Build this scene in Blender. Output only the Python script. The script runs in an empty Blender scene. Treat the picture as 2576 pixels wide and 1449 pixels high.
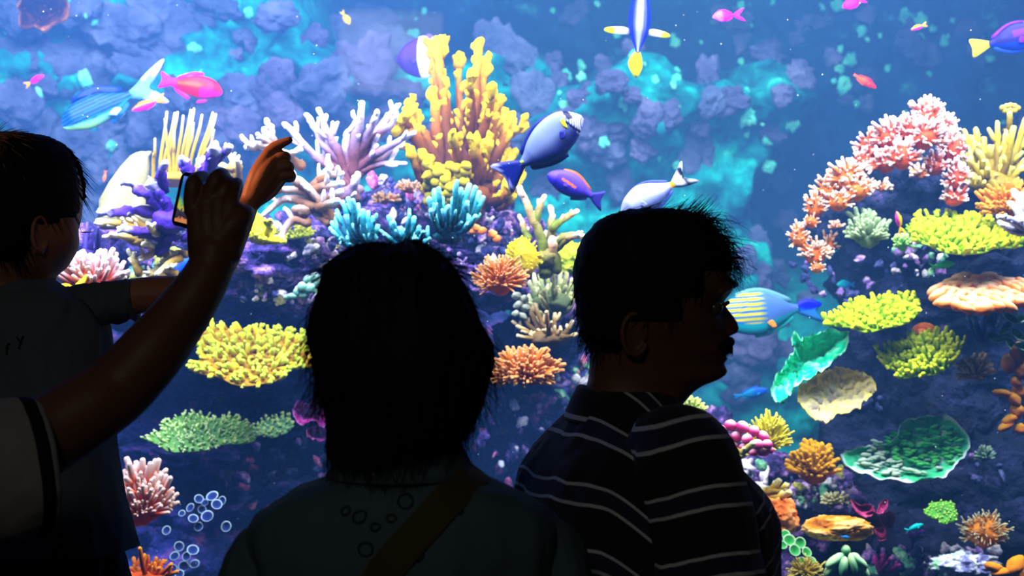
import bpy, bmesh, math, random
import numpy as np
from mathutils import Vector, Matrix, Quaternion

# ---------------------------------------------------------------- camera, world, lights, exposure
F = 3500.0            # focal length in pixels of the 2576 x 1449 frame
CZ = 1.55             # eye height of the photographer
SC = bpy.context.scene
COL = SC.collection

def P(px, py, Y):
    return Vector(((px - 1288.0) / F * Y, Y, CZ - (py - 724.5) / F * Y))

cam = bpy.data.cameras.new('camera'); cam.sensor_width = 36.0; cam.lens = 36.0 * F / 2576.0
cam.clip_start = 0.05; cam.clip_end = 60
cam_o = bpy.data.objects.new('camera', cam); COL.objects.link(cam_o)
cam_o.location = (0, 0, CZ); cam_o.rotation_euler = (math.pi / 2, 0, 0)
cam.dof.use_dof = True; cam.dof.focus_distance = 2.5; cam.dof.aperture_fstop = 5.6
SC.camera = cam_o

w = bpy.data.worlds.new('world'); SC.world = w; w.use_nodes = True
w.node_tree.nodes['Background'].inputs[0].default_value = (0.02, 0.03, 0.05, 1)
w.node_tree.nodes['Background'].inputs[1].default_value = 0.0

SC.view_settings.view_transform = 'Standard'
SC.view_settings.look = 'None'
SC.view_settings.exposure = 0.12
SC.view_settings.gamma = 1.0
SC.view_settings.use_curve_mapping = False
cy = SC.cycles
cy.max_bounces = 5; cy.diffuse_bounces = 2; cy.glossy_bounces = 2; cy.transmission_bounces = 3
cy.volume_bounces = 0; cy.transparent_max_bounces = 12
cy.caustics_reflective = False; cy.caustics_refractive = False
cy.sample_clamp_indirect = 4.0

def area(name, loc, target, sx, sy, power, color, spread=180):
    l = bpy.data.lights.new(name, 'AREA'); l.shape = 'RECTANGLE'; l.size = sx; l.size_y = sy
    l.energy = power; l.color = color; l.spread = math.radians(spread)
    o = bpy.data.objects.new(name, l); COL.objects.link(o); o.location = loc
    o.rotation_euler = (Vector(target) - Vector(loc)).to_track_quat('-Z', 'Y').to_euler()
    return o

# tank lamps above the reef, shining down and a little towards the back
area('tank_lamp', (-1.1, 3.25, 3.75), (-0.75, 4.5, 1.5), 2.8, 0.45, 78, (1.0, 0.94, 0.96), 130)
area('tank_lamp', (1.35, 3.25, 3.75), (1.35, 4.5, 1.4), 2.0, 0.45, 80, (1.0, 0.94, 0.96), 130)
area('tank_lamp', (-1.7, 5.8, 3.8), (-2.2, 8.0, 1.9), 3.4, 0.5, 95, (0.72, 0.90, 1.0), 140)
area('tank_lamp', (0.9, 5.9, 3.8), (1.0, 8.0, 1.7), 1.6, 0.5, 46, (0.6, 0.9, 1.0), 120)
# added fill strip out of view above the window, lighting the reef front
area('added_front_fill', (-0.2, 3.16, 2.72), (-0.2, 4.2, 1.75), 4.0, 0.12, 72, (1.0, 0.95, 0.95), 150)
# dim warm fill added behind the camera to lift the visitors' backs
area('added_hall_fill', (-0.6, -0.9, 2.75), (-0.2, 1.8, 1.1), 0.5, 0.5, 4.2, (1.0, 0.88, 0.75))

# blue fills added beside the front strip to lift the shaded reef foot
area('added_blue_fill', (-0.9, 3.16, 2.66), (-0.7, 4.9, 0.9), 2.4, 0.1, 60, (0.34, 0.42, 1.0), 95)
area('added_blue_fill', (1.4, 3.16, 2.66), (1.4, 4.9, 0.9), 1.4, 0.1, 14, (0.34, 0.5, 1.0), 95)
# narrow warm exhibit spot on the left wall of the hall, catching the pointing hand
sp = bpy.data.lights.new('exhibit_spot', 'SPOT'); sp.energy = 260; sp.color = (1.0, 0.42, 0.18); sp.spot_size = math.radians(9); sp.spot_blend = 0.6; sp.shadow_soft_size = 0.04
so = bpy.data.objects.new('exhibit_spot', sp); COL.objects.link(so); so.location = (-2.6, 1.75, 2.35)
so.rotation_euler = (P(650, 430, 2.25) - Vector(so.location)).to_track_quat('-Z', 'Y').to_euler()

# ---------------------------------------------------------------- helpers
def hsh(ix, iy, iz, seed):
    h = (ix.astype(np.int64) * 374761393 + iy.astype(np.int64) * 668265263 + iz.astype(np.int64) * 2147483647 + seed * 1274126177) & 0xffffffff
    h = ((h ^ (h >> 13)) * 1274126177) & 0xffffffff
    h = ((h ^ (h >> 16)) * 2246822519) & 0xffffffff
    return ((h ^ (h >> 15)) & 0xffff) / 65535.0 * 2 - 1

def vnoise(p, seed=0):
    f = np.floor(p); i = f.astype(np.int64); t = p - f; t = t * t * (3 - 2 * t)
    r = 0
    for dx in (0, 1):
        wx = t[:, 0] if dx else 1 - t[:, 0]
        for dy in (0, 1):
            wy = t[:, 1] if dy else 1 - t[:, 1]
            for dz in (0, 1):
                wz = t[:, 2] if dz else 1 - t[:, 2]
                r = r + wx * wy * wz * hsh(i[:, 0] + dx, i[:, 1] + dy, i[:, 2] + dz, seed)
    return r

def fbm(p, seed=0, octs=4, gain=0.5):
    a, s, r = 1.0, 1.0, 0
    for o in range(octs):
        r = r + a * vnoise(p * s + 17.3 * o, seed + o); a *= gain; s *= 2.03
    return r

def tag(o, label=None, cat=None, group=None, kind=None):
    if label: o['label'] = label
    if cat: o['category'] = cat
    if group: o['group'] = group
    if kind: o['kind'] = kind
    return o

def empty(name, loc, label=None, cat=None, group=None):
    o = bpy.data.objects.new(name, None); COL.objects.link(o); o.location = loc
    o.empty_display_size = 0.05
    return tag(o, label, cat, group)

def mesh_data(name, V, Fs, m=None, attrs=None, smooth=True):
    me = bpy.data.meshes.new(name)
    V = np.asarray(V, dtype=float).reshape(-1, 3)
    me.from_pydata(V.tolist(), [], [list(map(int, f)) for f in Fs])
    if smooth: me.shade_smooth()
    if m is not None: me.materials.append(m)
    if attrs:
        for k, a in attrs.items():
            a = np.asarray(a, dtype=np.float32)
            if a.ndim == 1:
                at = me.attributes.new(k, 'FLOAT', 'POINT'); at.data.foreach_set('value', a)
            else:
                at = me.attributes.new(k, 'FLOAT_COLOR', 'POINT'); at.data.foreach_set('color', a.reshape(-1))
    me.update()
    return me

def link(name, me, parent=None, loc=None, rot=None, scale=None):
    o = bpy.data.objects.new(name, me); COL.objects.link(o)
    if parent is not None: o.parent = parent
    if loc is not None: o.location = loc
    if rot is not None:
        o.rotation_mode = 'QUATERNION'; o.rotation_quaternion = rot
    if scale is not None: o.scale = scale if hasattr(scale, '__len__') else (scale,) * 3
    return o

class MB:
    """collects tubes, lofts and blobs for ONE mesh object, with a float attribute 'tip'"""
    def __init__(s): s.V, s.F, s.T, s.n = [], [], [], 0
    def add(s, V, Fs, t=0.0):
        V = np.asarray(V, float).reshape(-1, 3)
        s.V.append(V); s.F += [tuple(int(i) + s.n for i in f) for f in Fs]
        s.T.append(np.full(len(V), t) if np.isscalar(t) else np.asarray(t, float)); s.n += len(V)
        return s
    def arrays(s): return np.vstack(s.V), s.F, np.concatenate(s.T)
    def data(s, name, m=None, off=None, smooth=True):
        V, Fs, T = s.arrays()
        if off is not None: V = V - np.array(off)
        return mesh_data(name, V, Fs, m, {'tip': T}, smooth)
    def build(s, name, m, parent=None, off=None, smooth=True):
        if off is None and parent is not None: off = parent.location
        return link(name, s.data(name, m, off, smooth), parent)

def grid_faces(nr, nc, close=True):
    f = []
    for i in range(nr - 1):
        a, b = i * nc, (i + 1) * nc
        for j in range(nc if close else nc - 1):
            k = (j + 1) % nc
            f.append((a + j, a + k, b + k, b + j))
    return f

def loft(rings, cap=True):
    """closed rings (each k x 3) to a capped surface"""
    R = [np.asarray(r, float) for r in rings]; nc = len(R[0]); V = np.vstack(R); f = grid_faces(len(R), nc)
    if cap:
        c0, c1 = R[0].mean(0), R[-1].mean(0); n = len(V); V = np.vstack([V, c0, c1])
        b = (len(R) - 1) * nc
        f += [(n, (j + 1) % nc, j) for j in range(nc)] + [(n + 1, b + j, b + (j + 1) % nc) for j in range(nc)]
    return V, f

def frames(pts):
    pts = np.asarray(pts, float); t = np.gradient(pts, axis=0)
    t /= np.maximum(np.linalg.norm(t, axis=1), 1e-9)[:, None]
    a = np.array([0.31, -0.89, 0.33]); u = np.cross(a, t[0])
    if np.linalg.norm(u) < 0.1: u = np.cross([1, 0, 0], t[0])
    u /= np.linalg.norm(u); out = []
    for k in range(len(pts)):
        u = u - t[k] * np.dot(u, t[k]); u /= max(np.linalg.norm(u), 1e-9)
        out.append((u.copy(), np.cross(t[k], u)))
    return t, out

def tube(pts, rads, n=8, flat=1.0, udir=None):
    """round tube with domed tip; rads per point. returns V, F, along(0..1)"""
    pts = np.asarray([tuple(p) for p in pts], float); rads = np.asarray(rads, float)
    t, fr = frames(pts)
    L = np.concatenate([[0], np.cumsum(np.linalg.norm(np.diff(pts, axis=0), axis=1))])
    th = np.arange(n) * 2 * math.pi / n; rings, al = [], []
    def ring(c, r, u, v):
        rings.append(c + r * (np.cos(th)[:, None] * u + flat * np.sin(th)[:, None] * v))
    for k in range(len(pts)):
        u, v = fr[k]
        if udir is not None:
            u = np.array(udir, float); u = u - t[k] * np.dot(u, t[k]); u /= np.linalg.norm(u); v = np.cross(t[k], u)
        if k == 0:
            ring(pts[0] - t[0] * rads[0] * 0.5, rads[0] * 0.55, u, v); al.append(0)
        ring(pts[k], rads[k], u, v); al.append(L[k] / L[-1])
        if k == len(pts) - 1:
            for q in (0.5, 0.85):
                ring(pts[k] + t[k] * rads[k] * q, rads[k] * math.sqrt(1 - q * q), u, v); al.append(1)
    V, f = loft(rings)
    A = np.concatenate([np.repeat(al, n), [0, 1]])
    return V, f, A

def smooth_path(pts, k=4):
    """Catmull-Rom"""
    p = [np.array(tuple(q), float) for q in pts]
    if len(p) < 3: 
        return [p[0] + (p[1] - p[0]) * s for s in np.linspace(0, 1, k + 1)]
    p = [2 * p[0] - p[1]] + p + [2 * p[-1] - p[-2]]; out = []
    for i in range(1, len(p) - 2):
        for j in range(k):
            t = j / k
            out.append(0.5 * (2 * p[i] + (p[i + 1] - p[i - 1]) * t + (2 * p[i - 1] - 5 * p[i] + 4 * p[i + 1] - p[i + 2]) * t * t
                              + (3 * p[i] - p[i - 1] - 3 * p[i + 1] + p[i + 2]) * t ** 3))
    out.append(p[-2]); return out

def interp_rows(rows, n):
    """smooth resampling of a table whose first column is the parameter"""
    a = np.array(rows, float); k = np.linspace(0, len(a) - 1, n); i = np.clip(np.floor(k).astype(int), 0, len(a) - 2); t = (k - i)[:, None]
    q = np.vstack([2 * a[0] - a[1], a, 2 * a[-1] - a[-2]]); i = i + 1
    return 0.5 * (2 * q[i] + (q[i + 1] - q[i - 1]) * t + (2 * q[i - 1] - 5 * q[i] + 4 * q[i + 1] - q[i + 2]) * t ** 2 + (3 * q[i] - q[i - 1] - 3 * q[i + 1] + q[i + 2]) * t ** 3)

_ico = {}
def ico(sub):
    if sub not in _ico:
        b = bmesh.new(); bmesh.ops.create_icosphere(b, subdivisions=sub, radius=1.0)
        _ico[sub] = (np.array([v.co[:] for v in b.verts]), [tuple(v.index for v in f.verts) for f in b.faces]); b.free()
    return _ico[sub]

def boulder(seed, sub=3, amp=0.35, freq=1.4, ridg=0.0):
    V, f = ico(sub); n = fbm(V * freq + seed * 7.1, seed, 4)
    if ridg: n = n - ridg * np.abs(fbm(V * freq * 2.2 + seed * 3.3, seed + 9, 3))
    return V * (1 + amp * n)[:, None], f

def remesh(V, Fs, voxel, it=2, fac=0.5):
    me = mesh_data('tmp', V, Fs); o = bpy.data.objects.new('tmp', me); COL.objects.link(o)
    r = o.modifiers.new('r', 'REMESH'); r.mode = 'VOXEL'; r.voxel_size = voxel; r.use_smooth_shade = True
    if it:
        s = o.modifiers.new('s', 'SMOOTH'); s.factor = fac; s.iterations = it
    dg = bpy.context.evaluated_depsgraph_get(); ev = o.evaluated_get(dg); m2 = ev.to_mesh()
    n = len(m2.vertices); co = np.empty(n * 3, np.float32); m2.vertices.foreach_get('co', co)
    F2 = [tuple(p.vertices) for p in m2.polygons]; ev.to_mesh_clear()
    bpy.data.objects.remove(o); bpy.data.meshes.remove(me)
    return co.reshape(-1, 3).astype(float), F2

def aim(d, roll=0.0):
    return Vector(tuple(d)).to_track_quat('Z', 'Y') @ Quaternion((0, 0, 1), roll)

# ---------------------------------------------------------------- materials
def new_mat(name):
    m = bpy.data.materials.new(name); m.use_nodes = True; nt = m.node_tree
    return m, nt, nt.nodes['Principled BSDF']

def c4(c): return (c[0], c[1], c[2], 1.0)
def srgb(r, g, b):
    f = lambda v: (v / 255 / 12.92) if v <= 10 else ((v / 255 + 0.055) / 1.055) ** 2.4
    return (f(r), f(g), f(b))

def plain(name, col, rough=0.6, spec=0.3, bump=0.0, bscale=60.0, var=0.0, sss=0.0):
    m, nt, b = new_mat(name)
    b.inputs['Base Color'].default_value = c4(col); b.inputs['Roughness'].default_value = rough
    b.inputs['Specular IOR Level'].default_value = spec
    if sss:
        b.inputs['Subsurface Weight'].default_value = sss; b.inputs['Subsurface Radius'].default_value = (1.0, 0.25, 0.1); b.inputs['Subsurface Scale'].default_value = 0.012
    tc = nt.nodes.new('ShaderNodeTexCoord'); no = nt.nodes.new('ShaderNodeTexNoise'); no.inputs['Scale'].default_value = bscale; no.inputs['Detail'].default_value = 4
    nt.links.new(tc.outputs['Object'], no.inputs['Vector'])
    if var:
        mx = nt.nodes.new('ShaderNodeMix'); mx.data_type = 'RGBA'
        mx.inputs[6].default_value = c4([v * (1 - var) for v in col]); mx.inputs[7].default_value = c4([min(1, v * (1 + var)) for v in col])
        nt.links.new(no.outputs['Fac'], mx.inputs[0]); nt.links.new(mx.outputs[2], b.inputs['Base Color'])
    if bump:
        bp = nt.nodes.new('ShaderNodeBump'); bp.inputs['Strength'].default_value = bump; bp.inputs['Distance'].default_value = 0.004
        nt.links.new(no.outputs['Fac'], bp.inputs['Height']); nt.links.new(bp.outputs['Normal'], b.inputs['Normal'])
    return m

_cm = {}
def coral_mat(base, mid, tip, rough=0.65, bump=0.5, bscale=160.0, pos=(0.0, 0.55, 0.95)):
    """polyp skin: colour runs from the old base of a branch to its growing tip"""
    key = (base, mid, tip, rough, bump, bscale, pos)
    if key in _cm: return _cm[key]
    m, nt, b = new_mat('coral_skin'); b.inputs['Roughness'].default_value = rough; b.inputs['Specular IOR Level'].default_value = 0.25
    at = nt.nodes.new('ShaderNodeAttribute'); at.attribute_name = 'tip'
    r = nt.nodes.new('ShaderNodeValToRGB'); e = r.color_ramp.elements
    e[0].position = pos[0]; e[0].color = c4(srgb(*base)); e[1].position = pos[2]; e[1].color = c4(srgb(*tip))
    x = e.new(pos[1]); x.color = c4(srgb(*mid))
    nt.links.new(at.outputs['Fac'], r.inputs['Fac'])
    tc = nt.nodes.new('ShaderNodeTexCoord'); no = nt.nodes.new('ShaderNodeTexNoise'); no.inputs['Scale'].default_value = bscale; no.inputs['Detail'].default_value = 3
    nt.links.new(tc.outputs['Object'], no.inputs['Vector'])
    hs = nt.nodes.new('ShaderNodeHueSaturation'); hs.inputs['Saturation'].default_value = 1.18; mr = nt.nodes.new('ShaderNodeMapRange'); mr.inputs['To Min'].default_value = 0.6; mr.inputs['To Max'].default_value = 1.35
    nt.links.new(no.outputs['Fac'], mr.inputs['Value']); nt.links.new(mr.outputs['Result'], hs.inputs['Value']); nt.links.new(r.outputs['Color'], hs.inputs['Color'])
    nt.links.new(hs.outputs['Color'], b.inputs['Base Color'])
    bp = nt.nodes.new('ShaderNodeBump'); bp.inputs['Strength'].default_value = bump; bp.inputs['Distance'].default_value = 0.004
    nt.links.new(no.outputs['Fac'], bp.inputs['Height']); nt.links.new(bp.outputs['Normal'], b.inputs['Normal'])
    _cm[key] = m; return m

def rock_mat(name, stops, scale=6.0, bump=0.7, rough=0.85, fine=45.0, detail=6, dist=0.02):
    m, nt, b = new_mat(name); b.inputs['Roughness'].default_value = rough; b.inputs['Specular IOR Level'].default_value = 0.15
    ge = nt.nodes.new('ShaderNodeNewGeometry'); no = nt.nodes.new('ShaderNodeTexNoise'); no.inputs['Scale'].default_value = scale; no.inputs['Detail'].default_value = detail; no.inputs['Roughness'].default_value = 0.65
    nt.links.new(ge.outputs['Position'], no.inputs['Vector'])
    r = nt.nodes.new('ShaderNodeValToRGB'); e = r.color_ramp.elements
    e[0].position, e[0].color = stops[0][0], c4(srgb(*stops[0][1])); e[1].position, e[1].color = stops[-1][0], c4(srgb(*stops[-1][1]))
    for p, c in stops[1:-1]:
        x = e.new(p); x.color = c4(srgb(*c))
    nt.links.new(no.outputs['Fac'], r.inputs['Fac']); nt.links.new(r.outputs['Color'], b.inputs['Base Color'])
    n2 = nt.nodes.new('ShaderNodeTexNoise'); n2.inputs['Scale'].default_value = fine; n2.inputs['Detail'].default_value = 5
    nt.links.new(ge.outputs['Position'], n2.inputs['Vector'])
    bp = nt.nodes.new('ShaderNodeBump'); bp.inputs['Strength'].default_value = bump; bp.inputs['Distance'].default_value = dist
    nt.links.new(n2.outputs['Fac'], bp.inputs['Height']); nt.links.new(bp.outputs['Normal'], b.inputs['Normal'])
    return m

# ---------------------------------------------------------------- viewing hall and tank shell
def box(name, lo, hi, m, kind='structure'):
    x0, y0, z0 = lo; x1, y1, z1 = hi
    V = [(x0, y0, z0), (x1, y0, z0), (x1, y1, z0), (x0, y1, z0), (x0, y0, z1), (x1, y0, z1), (x1, y1, z1), (x0, y1, z1)]
    Fs = [(0, 3, 2, 1), (4, 5, 6, 7), (0, 1, 5, 4), (1, 2, 6, 5), (2, 3, 7, 6), (3, 0, 4, 7)]
    o = link(name, mesh_data(name, V, Fs, m, smooth=False))
    if kind: o['kind'] = kind
    return o

M_hall = plain('dark_hall_paint', (0.018, 0.018, 0.022), 0.8, 0.2, 0.1, 40)
M_carpet = plain('dark_carpet', (0.02, 0.02, 0.024), 0.95, 0.1, 0.6, 300)
box('floor', (-3.6, -2.2, -0.1), (3.6, 3.0, 0.0), M_carpet)
box('ceiling', (-3.6, -2.2, 2.9), (3.6, 3.0, 3.0), M_hall)
box('wall_left', (-3.7, -2.2, 0.0), (-3.6, 3.0, 2.9), M_hall)
box('wall_right', (3.6, -2.2, 0.0), (3.7, 3.0, 2.9), M_hall)
box('wall_rear', (-3.6, -2.3, 0.0), (3.6, -2.2, 2.9), M_hall)
# wall around the viewing window
box('wall_front', (-3.6, 2.9, 0.0), (3.6, 3.08, 0.55), M_hall)
box('wall_front', (-3.6, 2.9, 2.6), (3.6, 3.08, 4.0), M_hall)
box('wall_front', (-3.6, 2.9, 0.55), (-2.4, 3.08, 2.6), M_hall)
box('wall_front', (2.4, 2.9, 0.55), (3.6, 3.08, 2.6), M_hall)
# acrylic viewing pane
m, nt, b = new_mat('clear_acrylic')
tr = nt.nodes.new('ShaderNodeBsdfTransparent'); gl = nt.nodes.new('ShaderNodeBsdfGlossy'); gl.inputs['Roughness'].default_value = 0.02
tr.inputs['Color'].default_value = (0.97, 0.99, 1.0, 1)
fr = nt.nodes.new('ShaderNodeFresnel'); fr.inputs['IOR'].default_value = 1.18
mx = nt.nodes.new('ShaderNodeMixShader'); nt.links.new(fr.outputs[0], mx.inputs[0]); nt.links.new(tr.outputs[0], mx.inputs[1]); nt.links.new(gl.outputs[0], mx.inputs[2])
nt.links.new(mx.outputs[0], nt.nodes['Material Output'].inputs['Surface']); nt.nodes.remove(b)
box('window_1', (-2.4, 2.97, 0.55), (2.4, 3.03, 2.6), m)
# tank shell
M_tank = rock_mat('dark_tank_wall', [(0.35, (14, 26, 52)), (0.6, (28, 50, 84)), (0.75, (40, 84, 96))], 3.0)
box('wall_tank_left', (-4.3, 3.08, -0.8), (-4.2, 10.6, 4.0), M_tank)
box('wall_tank_right', (4.2, 3.08, -0.8), (4.3, 10.6, 4.0), M_tank)
box('floor_tank', (-4.2, 3.08, -0.9), (4.2, 10.6, -0.8), M_tank)
box('ceiling_tank', (-4.2, 3.08, 4.0), (4.2, 10.6, 4.1), M_tank)
# sea water: scatters blue, swallows red
m, nt, b = new_mat('sea_water'); nt.nodes.remove(b)
vs = nt.nodes.new('ShaderNodeVolumeScatter'); vs.inputs['Color'].default_value = (0.10, 0.32, 0.95, 1); vs.inputs['Density'].default_value = 0.092; vs.inputs['Anisotropy'].default_value = 0.0
va = nt.nodes.new('ShaderNodeVolumeAbsorption'); va.inputs['Color'].default_value = (0.25, 0.85, 0.97, 1); va.inputs['Density'].default_value = 0.06
ad = nt.nodes.new('ShaderNodeAddShader'); nt.links.new(vs.outputs[0], ad.inputs[0]); nt.links.new(va.outputs[0], ad.inputs[1])
nt.links.new(ad.outputs[0], nt.nodes['Material Output'].inputs['Volume'])
box('water', (-4.15, 3.10, -0.75), (4.15, 10.5, 3.9), m)

# ---------------------------------------------------------------- back wall of the tank: teal crags, purple boulders
def sstep(a, b, x):
    t = np.clip((x - a) / (b - a), 0, 1); return t * t * (3 - 2 * t)
nx, nz = 250, 120
PX, PY = np.meshgrid(np.linspace(-720, 3300, nx), np.linspace(-170, 1619, nz)); PX = PX.ravel(); PY = PY.ravel()
q = np.stack([PX / 260, PY / 260, 0 * PX], 1)
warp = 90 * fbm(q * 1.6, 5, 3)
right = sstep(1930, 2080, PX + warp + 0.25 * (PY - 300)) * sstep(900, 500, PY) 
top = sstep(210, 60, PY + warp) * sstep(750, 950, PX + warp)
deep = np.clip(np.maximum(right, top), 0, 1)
YY = 7.55 + 1.3 * deep - 0.22 * fbm(q * 2.2, 3, 5) - 0.10 * np.abs(fbm(q * 7, 8, 3))
V = np.stack([(PX - 1288) / F * 7.6, YY, CZ - (PY - 724.5) / F * 7.6], 1)
wm, nt, b = new_mat('teal_crag'); b.inputs['Roughness'].default_value = 0.9; b.inputs['Specular IOR Level'].default_value = 0.1
at = nt.nodes.new('ShaderNodeAttribute'); at.attribute_name = 'tip'
ge = nt.nodes.new('ShaderNodeNewGeometry')
n1 = nt.nodes.new('ShaderNodeTexNoise'); n1.inputs['Scale'].default_value = 4.2; n1.inputs['Detail'].default_value = 8; n1.inputs['Roughness'].default_value = 0.7
nt.links.new(ge.outputs['Position'], n1.inputs['Vector'])
rA = nt.nodes.new('ShaderNodeValToRGB'); e = rA.color_ramp.elements
e[0].position, e[0].color = 0.36, c4(srgb(2, 58, 84)); e[1].position, e[1].color = 0.70, c4(srgb(70, 214, 196))
x = e.new(0.5); x.color = c4(srgb(0, 122, 136)); x = e.new(0.6); x.color = c4(srgb(4, 158, 160))
rB = nt.nodes.new('ShaderNodeValToRGB'); e = rB.color_ramp.elements  # darker ramp for the deep parts: their dim light put into the colour
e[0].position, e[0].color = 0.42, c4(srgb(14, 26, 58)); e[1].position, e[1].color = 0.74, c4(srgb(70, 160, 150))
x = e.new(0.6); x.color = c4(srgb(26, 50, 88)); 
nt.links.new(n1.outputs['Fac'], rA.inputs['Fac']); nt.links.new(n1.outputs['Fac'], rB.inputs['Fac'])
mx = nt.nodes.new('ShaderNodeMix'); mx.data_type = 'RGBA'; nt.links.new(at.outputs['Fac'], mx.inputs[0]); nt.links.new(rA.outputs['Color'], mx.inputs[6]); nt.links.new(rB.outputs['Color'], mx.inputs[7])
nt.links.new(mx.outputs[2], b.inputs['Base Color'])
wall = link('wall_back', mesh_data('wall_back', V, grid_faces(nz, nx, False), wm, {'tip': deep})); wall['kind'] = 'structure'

M_rock = [rock_mat('purple_rock', [(0.3, (44, 34, 70)), (0.5, (88, 72, 122)), (0.7, (124, 104, 152))], 3.5, 1.0, fine=14, dist=0.06),
          rock_mat('grey_violet_rock', [(0.3, (40, 40, 72)), (0.5, (78, 74, 120)), (0.72, (116, 110, 156))], 3.0, 1.0, fine=12, dist=0.06),
          rock_mat('mint_crust', [(0.3, (50, 150, 150)), (0.5, (100, 205, 190)), (0.7, (170, 230, 190))], 9.0)]
def rockish(sd, sub=4):
    V, f = boulder(sd, sub, 0.5, 1.1, 0.35)
    return V * (1 + 0.10 * fbm(V * 5, sd + 3, 4))[:, None], f
rockmesh = [[mesh_data('rock', *rockish(40 + i), M_rock[k]) for i in range(7)] for k in range(3)]
rg = random.Random(11)
def wall_depth(px, py):
    i = np.argmin((PX - px) ** 2 + (PY - py) ** 2); return YY[i]
def wall_rock(px, py, rx, ry, k=0, name='rock'):
    Y = wall_depth(px, py) - 0.02; s = Y / F
    o = link(name, rg.choice(rockmesh[k]), wall, P(px, py, Y), Quaternion((0, 1, 0), rg.uniform(-0.6, 0.6)) @ Quaternion((0, 0, 1), rg.choice((0, math.pi)) + rg.uniform(-0.3, 0.3)), (rx * s, (rx + ry) * 0.30 * s, ry * s))
    return o
for px, py, rx, ry in [(265, 60, 110, 60), (420, 90, 90, 70), (60, 30, 70, 60), (150, 150, 85, 60), (240, 200, 90, 75), (60, 140, 60, 50), (350, 190, 75, 55), (470, 20, 80, 40),
        (540, 15, 60, 30), (30, 270, 60, 50), (100, 330, 50, 60), (180, 380, 60, 50), (300, 330, 60, 45), (380, 330, 70, 60), (330, 270, 60, 45), (250, 420, 50, 60), (140, 430, 45, 55),
        (700, 255, 65, 60), (690, 190, 40, 45), (620, 240, 60, 45), (600, 330, 70, 50), (560, 380, 60, 45), (500, 340, 50, 40), (820, 200, 70, 60), (900, 170, 80, 80), (870, 90, 70, 60), (950, 240, 70, 50),
        (850, 280, 60, 40), (1000, 130, 60, 70), (1050, 240, 60, 40), (930, 60, 60, 50), (610, 90, 25, 22), (640, 110, 22, 20), (590, 140, 18, 16), (1270, 130, 55, 70), (1330, 230, 50, 60), (1290, 330, 45, 40),
        (1470, 320, 45, 45), (1520, 380, 50, 40), (1640, 300, 34, 34), (1550, 330, 30, 28), (1740, 390, 62, 60), (1780, 200, 32, 50), (1790, 250, 28, 40), (1390, 200, 35, 40), (1380, 470, 40, 40), (1480, 230, 25, 22),
        (1560, 470, 40, 40), (1620, 380, 30, 30), (1880, 650, 25, 35), (1910, 700, 35, 35), (1950, 690, 30, 32), (1900, 870, 70, 55), (1870, 960, 50, 45), (1980, 880, 35, 35), (1940, 800, 40, 32), (1840, 990, 30, 30),
        (1900, 600, 26, 26), (1980, 560, 28, 26), (2040, 760, 28, 28), (1960, 450, 30, 28), (520, 270, 40, 34), (20, 400, 40, 60), (200, 500, 60, 50), (120, 540, 50, 40), (240, 600, 60, 50), (80, 460, 30, 28), (450, 250, 50, 34), (420, 300, 46, 36),
        (330, 420, 60, 50), (580, 450, 50, 40), (660, 420, 40, 34), (750, 330, 46, 40), (1030, 320, 50, 40), (960, 330, 40, 34), (1130, 330, 50, 50), (780, 90, 40, 34), (700, 40, 50, 34), (120, 220, 40, 30), (380, 20, 70, 40), (190, 20, 60, 40), (330, 120, 60, 45)]:
    wall_rock(px + rg.uniform(-6, 6), py + rg.uniform(-6, 6), rx * rg.uniform(0.95, 1.15), ry * rg.uniform(0.95, 1.15), 0 if px > 560 and rg.random() < 0.6 else 1)
for i in range(46):   # darker scattered stones high on the right
    px, py = rg.uniform(1350, 2560), rg.uniform(0, 330); r = rg.uniform(12, 34)
    wall_rock(px, py, r * rg.uniform(0.8, 1.4), r, 0)
for i in range(150):   # mint and lime crusts
    px, py = (rg.uniform(1380, 2560), rg.uniform(0, 420)) if i < 100 else (rg.uniform(0, 1400), rg.uniform(0, 520)); r = rg.choice((5, 7, 9, 12, 16))
    wall_rock(px, py, r, r * rg.uniform(0.8, 1.5), 2, 'crust')
# ---------------------------------------------------------------- reef rock
M_reef = [rock_mat('reef_rock_dark', [(0.30, (14, 16, 40)), (0.46, (44, 38, 88)), (0.54, (96, 66, 140)), (0.62, (190, 140, 196)), (0.66, (70, 60, 80)), (0.72, (226, 214, 226))], 17.0, 1.0, detail=9, dist=.03),
          rock_mat('reef_rock_deep', [(0.33, (26, 36, 90)), (0.48, (58, 70, 156)), (0.56, (110, 84, 180)), (0.63, (190, 110, 190)), (0.70, (150, 160, 190)), (0.76, (200, 190, 210))], 11.0, 1.0, detail=9, dist=.04)]
M_reef.append(rock_mat('reef_rock_shade_navy', [(0.33, (8, 14, 30)), (0.52, (22, 30, 62)), (0.62, (40, 44, 84)), (0.70, (92, 70, 118)), (0.78, (120, 120, 140))], 10.0, 1.0, detail=9, dist=.04))  # deep shadow of the right cliff put into a darker rock colour
M_stone = [rock_mat('lilac_crust', [(0.3, (60, 44, 110)), (0.5, (150, 110, 190)), (0.65, (226, 196, 232))], 30.0),
           rock_mat('white_crust', [(0.25, (90, 84, 130)), (0.45, (216, 204, 226)), (0.6, (250, 244, 248))], 30.0),
           rock_mat('pink_crust', [(0.3, (90, 40, 90)), (0.5, (200, 90, 150)), (0.65, (240, 160, 190))], 30.0),
           rock_mat('olive_crust', [(0.3, (60, 60, 40)), (0.5, (150, 150, 60)), (0.65, (220, 214, 110))], 30.0),
           rock_mat('slate_crust', [(0.3, (24, 26, 60)), (0.5, (52, 56, 110)), (0.65, (90, 96, 150))], 30.0),
           rock_mat('green_crust', [(0.3, (30, 90, 80)), (0.5, (100, 180, 140)), (0.65, (190, 230, 190))], 30.0)]
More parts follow.
